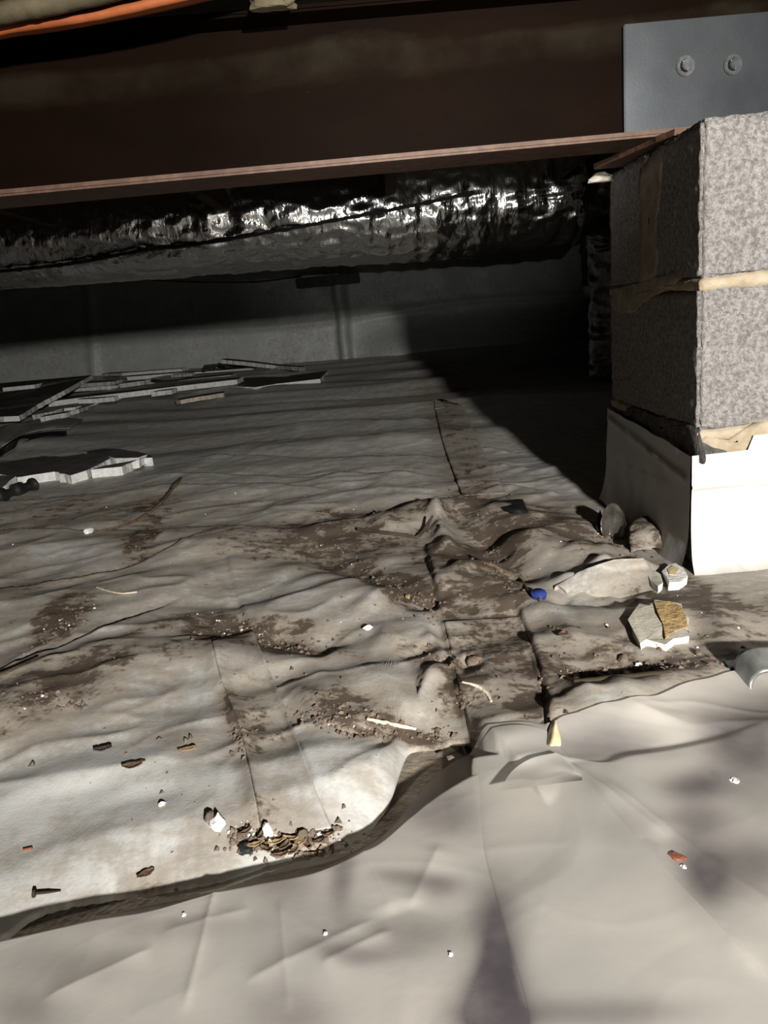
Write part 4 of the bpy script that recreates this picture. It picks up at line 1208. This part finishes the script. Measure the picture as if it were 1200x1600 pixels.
tube('broad_tip', [G(266, 767, 0.012), G(274, 757, 0.014), G(283, 746, 0.016)], [0.005, 0.0095, 0.004], M['twig'], tw, n=14, sides=10, flat=0.4)
stick('pale_stick', [(573, 1123), (600, 1129), (630, 1135), (650, 1139)], [0.0016, 0.0024, 0.0022, 0.0014], 'pale', 'straight pale stick on the dirty sheet near the film edge')
stick('pale_stick', [(722, 1066), (745, 1072), (760, 1083), (768, 1097)], [0.0014, 0.002, 0.002, 0.0014], 'pale', 'bent pale stick on the stained strip above the film edge')
stick('thin_strand', [(150, 917), (168, 923), (190, 927), (214, 925)], 0.0014, 'pale', 'short pale curved strand on the sheet at left', 'strand')
stick('crease_shade', [(-60, 1073), (0, 1053), (30, 1040), (58, 1026)], [0.004, 0.005, 0.004, 0.002], 'wood_dark', 'dark strip in the crease at the left edge', 'stick', flat=0.4)  # dark bar put where the crease falls into shade
stick('red_twig', [(36, 1328), (50, 1325)], 0.0011, 'red', 'tiny red twig fragment on the bright sheet at left', 'twig')

# nail
nl_ = empty('nail', tuple(G(72, 1396))); tag(nl_, 'dark steel nail lying on the bright sheet at the lower left', 'nail')
a_, b_ = G(54, 1396, 0.003), G(95, 1392, 0.002)
tube('shank', [a_, b_], [0.0011, 0.0011, 0.0004], M['wood_dark'], nl_, n=10, sides=10)
dv = (b_ - a_) / np.linalg.norm(b_ - a_)
tube('head', [a_ - dv * 0.0012, a_ + dv * 0.0004], [0.003, 0.003], M['wood_dark'], nl_, n=3, sides=16)


# ------------------------------------------------------------------ chips, leaves and pebbles that can be told apart
def pebble(name, u, v, r, mat, label, cat='pebble', group=None, seed=0, rough=0.4):
    o = rock(name, G(u, v) - np.array([0, 0, r[2] * 0.15]), r, M[mat], None, seed, 2, rough, seed * 1.3)
    recenter(o)
    return tag(o, label, cat, group)


def leaf(u, v, L, W, ang, mat, label, cat='leaf', curl=0.0015, group=None):
    c = G(u, v, 0.002); n, mm = 14, 8
    s_ = np.linspace(-1, 1, n)[:, None]; t_ = np.linspace(-1, 1, mm)[None]
    wv = W * np.sqrt(np.clip(1 - s_ ** 2, 0.01, 1)) * (1 + 0.2 * n2(s_ * 3, s_ * 0, int(u)))
    x = s_ * L + 0 * t_; y = t_ * wv; z = curl * (t_ ** 2) + curl * 0.8 * s_ ** 2 + 0.0008 * n2(x * 300, y * 300, 2)
    ca, sa = math.cos(ang), math.sin(ang)
    P = np.stack([c[0] + x * ca - y * sa, c[1] + x * sa + y * ca, c[2] + z], -1)
    o = grid('leaf' if cat == 'leaf' else 'wood_chip', P, M[mat]); md = o.modifiers.new('thickness', 'SOLIDIFY'); md.thickness = 0.0007
    recenter(o)
    return tag(o, label, cat, group)


pebble('white_chip', 139, 832, (0.014, 0.008, 0.007), 'white', 'white plaster chip at the end of the curved twig', 'chip', seed=1)
pebble('white_stone', 340, 1290, (0.0075, 0.006, 0.006), 'white', 'bright white stone in a small hole left of the debris pile', seed=2)
pebble('white_stone', 253, 1257, (0.0035, 0.003, 0.002), 'white', 'tiny flat white stone above and left of the debris pile', seed=3)
pebble('dark_clod', 328, 1282, (0.006, 0.0045, 0.005), 'crumb', 'dark clod touching the bright white stone', 'clod', seed=4)
pebble('foam_bit', 575, 983, (0.006, 0.0035, 0.004), 'white', 'white foam bit on the sheet left of the dark slit', 'chip', seed=5)
pebble('foam_bit', 979, 1056, (0.006, 0.003, 0.004), 'white', 'white foam bit beside the long flat dark stick', 'chip', seed=6)
pebble('foam_bit', 997, 1041, (0.004, 0.004, 0.003), 'white', 'round white foam bit just below the plaster chunk', 'chip', seed=7)
pebble('dark_pebble', 974, 1032, (0.0055, 0.005, 0.005), 'crumb', 'round dark pebble below the left end of the plaster chunk', seed=8)
pebble('dark_pebble', 1091, 1022, (0.0045, 0.004, 0.004), 'crumb', 'small dark pebble right of and below the plaster chunk', seed=9)
pebble('dark_pebble', 742, 1037, (0.012, 0.007, 0.007), 'crumb', 'dark clod on the stained strip left of the long crease', 'clod', seed=10)
pebble('tan_pebble', 637, 934, (0.006, 0.004, 0.004), 'chipwood', 'tan pebble in the dirt band near the dark slit', seed=11)
pebble('dark_clod', 384, 1330, (0.006, 0.005, 0.005), 'black', 'black lump at the left end of the debris pile', 'clod', seed=12)
pebble('dark_clod', 470, 1314, (0.008, 0.006, 0.006), 'crumb', 'dark lump in the middle of the debris pile', 'clod', seed=13)
pebble('white_chip', 418, 1304, (0.005, 0.004, 0.008), 'white', 'white chip standing at the top of the debris pile', 'chip', seed=14)
leaf(207, 1198, 0.0095, 0.0055, 0.1, 'leaf', 'oval brown leaf piece on the bright sheet at left', curl=0.002)
leaf(221, 1191, 0.004, 0.002, 0.2, 'leaf', 'tiny brown leaf piece right of the oval one', curl=0.001)
leaf(161, 1172, 0.009, 0.005, 0.2, 'shard', 'greyish curled leaf piece left of the tan wood chip', curl=0.002)
leaf(293, 1171, 0.009, 0.0035, 0.15, 'chipwood', 'tan wood chip in a stained patch of the sheet', 'wood chip', 0.001)
leaf(228, 1366, 0.007, 0.004, 0.6, 'leaf', 'dark brown leaf piece in the stain near the cut sheet edge', curl=0.001)
leaf(880, 992, 0.007, 0.006, 0.9, 'leaf', 'curled brown leaf piece left of the plaster chunk')
leaf(716, 777, 0.012, 0.006, 0.5, 'leaf', 'brown leaf piece on the sheet near the black scrap')
# on the film
def film_leaf(u, v, L, W, ang, mat, label, cat='leaf', name='leaf'):
    z = 0.0
    for _ in range(4):
        c = atz(u, v, z); z = float(film_z(np.array([c[0]]), np.array([c[1]]))[0]) + 0.0008
    c = atz(u, v, z)
    o = rock(name, c - np.array([0, 0, 0.0014]), (L, W, 0.0012), M[mat], None, int(u), 2, 0.5, ang); recenter(o)
    return tag(o, label, cat)


film_leaf(1057, 1338, 0.0065, 0.0045, -0.5, 'red', 'red-brown leaf crumb lying on the film at right')
film_leaf(1068, 1353, 0.0018, 0.0022, 0, 'white', 'white speck beside the red-brown leaf crumb', 'speck', 'white_speck')
film_leaf(704, 1490, 0.0016, 0.0018, 0, 'white', 'white speck on the film in the lower middle', 'speck', 'white_speck')
film_leaf(1148, 1218, 0.0035, 0.004, 0, 'white', 'white smear of grit on the dark blotch of film at right', 'speck', 'white_speck')
film_leaf(287, 1428, 0.0016, 0.0018, 0, 'white', 'white speck on the film near the left edge curve', 'speck', 'white_speck')
film_leaf(508, 1457, 0.0016, 0.0018, 0, 'white', 'white speck on the film below the debris pile', 'speck', 'white_speck')

# debris pile: chips one can tell apart
rs = np.random.RandomState(5)
CH = [(400, 1326, 0.011, 0.004, 0.3, 'chipwood'), (418, 1338, 0.010, 0.004, 2.6, 'leaf'), (432, 1322, 0.012, 0.004, 0.2, 'chipwood'), (446, 1333, 0.010, 0.0045, 1.0, 'twig'), (455, 1318, 0.011, 0.004, 2.9, 'chipwood'),
      (440, 1345, 0.010, 0.004, 0.1, 'leaf'), (460, 1340, 0.009, 0.004, 0.9, 'twig'), (482, 1330, 0.009, 0.004, 2.2, 'leaf'), (408, 1314, 0.008, 0.004, 1.4, 'leaf'), (385, 1306, 0.009, 0.004, 0.7, 'leaf'),
      (500, 1320, 0.008, 0.0035, 0.3, 'twig'), (470, 1328, 0.010, 0.003, 0.5, 'chipwood'), (425, 1330, 0.011, 0.003, 1.9, 'pale'), (515, 1310, 0.008, 0.003, 0.4, 'leaf')]
CHL = ['straw-coloured chip at the left end of the debris pile beside the black lump', 'brown leaf chip low on the left side of the debris pile', 'straw-coloured chip in the upper middle of the debris pile',
       'dark twig chip in the centre of the debris pile', 'straw-coloured chip just left of the dark lump in the debris pile', 'brown leaf chip lowest in the debris pile next to the film edge', 'dark twig chip low in the debris pile below the dark lump',
       'brown leaf chip right of the dark lump in the debris pile', 'small brown leaf chip below the white chip of the debris pile', 'brown leaf chip highest at the left of the debris pile', 'small dark twig chip towards the right end of the debris pile',
       'straw-coloured chip against the foot of the dark lump in the debris pile', 'pale thin chip lying across the middle of the debris pile', 'rightmost small brown chip of the debris pile']
for i, (u, v, L, W, an_, mt) in enumerate(CH):
    o = leaf(u, v, L * 0.62, W * 0.62, an_, mt, CHL[i], 'wood chip', 0.0018, 'chips in the debris pile')
    o.location.z += 0.002 + 0.004 * rs.rand()

# ------------------------------------------------------------------ crumbs nobody could count
def scatter(name, zones, mat, label, smin, smax, seed):
    r = np.random.RandomState(seed); V_, F_ = [], []
    pu, pv = [], []
    for cx, cy, rx, ry, an_, cnt in zones:
        a = r.normal(size=cnt) * 0.5 * rx; b = r.normal(size=cnt) * 0.5 * ry
        c, s_ = math.cos(math.radians(an_)), math.sin(math.radians(an_))
        pu += list(cx + a * c - b * s_); pv += list(cy + a * s_ + b * c)
    pu, pv = np.array(pu), np.array(pv)
    W = np.array([atz(u, v) for u, v in zip(pu, pv)])
    Z = [Hs(q[0], q[1]) for q in W]
    tet = np.array([(1, 0, -0.4), (-0.5, 0.87, -0.4), (-0.5, -0.87, -0.4), (0.1, 0.05, 0.8), (0.6, 0.7, 0.2), (-0.7, 0.1, 0.3)])
    fc = [(0, 2, 1), (0, 4, 3), (0, 1, 4), (1, 5, 3), (1, 3, 4), (1, 2, 5), (2, 3, 5), (0, 3, 2)]
    for i in range(len(W)):
        # slide along the sight line so that the crumb sits on the sheet
        q = atz(pu[i], pv[i], float(Z[i]))
        sz = smin + (smax - smin) * r.rand() ** 3
        p = tet * sz * (0.6 + 0.8 * r.rand(6, 3)); a = r.rand() * 6.28
        p = p @ np.array([[math.cos(a), math.sin(a), 0], [-math.sin(a), math.cos(a), 0], [0, 0, 0.8]])
        b0 = len(V_); V_ += [tuple(x) for x in (p + np.array([q[0], q[1], Hs(q[0], q[1]) + sz * 0.25]))]
        F_ += [tuple(b0 + j for j in f) for f in fc]
    o = pydata(name, V_, F_, M[mat], None, False)
    return tag(o, label, None, None, 'stuff')


Zc = [(560, 890, 90, 16, 25, 130), (650, 938, 50, 22, 20, 170), (500, 860, 50, 12, 30, 60), (220, 858, 26, 20, -40, 60), (100, 975, 60, 18, -38, 90), (80, 1092, 80, 16, 0, 90), (370, 985, 60, 18, 5, 110),
      (450, 1008, 90, 10, 5, 80), (385, 1135, 18, 45, 20, 80), (520, 1118, 70, 26, 0, 160), (590, 1145, 60, 12, 0, 100), (700, 1030, 80, 12, 18, 80), (740, 1092, 60, 14, 0, 70), (780, 900, 40, 16, 35, 90), (770, 870, 20, 26, 30, 40),
      (1000, 1048, 110, 9, -3, 190), (930, 1058, 50, 10, -4, 70), (440, 1325, 80, 18, 3, 260), (490, 1310, 50, 14, -4, 120), (400, 1300, 40, 14, -10, 80), (1100, 1010, 90, 30, 0, 30), (900, 1010, 120, 60, 0, 25), (640, 800, 120, 16, 0, 50),
      (700, 770, 90, 40, 0, 40), (600, 1000, 500, 160, 0, 110), (300, 1200, 300, 120, 0, 40), (940, 830, 30, 16, 0, 70), (980, 860, 40, 12, 20, 40), (690, 1150, 60, 8, 0, 40)]
scatter('dirt_crumbs', Zc, 'crumb', 'dark dirt crumbs gathered in the sheet folds', 0.0008, 0.0042, 11)
Zw = [(380, 990, 50, 14, 5, 22), (100, 975, 50, 20, -38, 14), (560, 890, 100, 16, 25, 12), (500, 1310, 50, 12, 0, 26), (385, 1295, 30, 14, 0, 10), (930, 1055, 60, 8, 0, 14), (600, 900, 700, 200, 0, 40), (650, 780, 300, 60, 0, 16), (60, 1085, 70, 18, 0, 8), (560, 1125, 90, 20, 0, 10), (1000, 1000, 140, 80, 0, 14), (940, 830, 20, 14, 0, 8), (690, 600, 40, 14, 0, 6)]
scatter('pale_grit', Zw, 'grit', 'pale grit specks sprinkled over the sheet', 0.0007, 0.0026, 12)
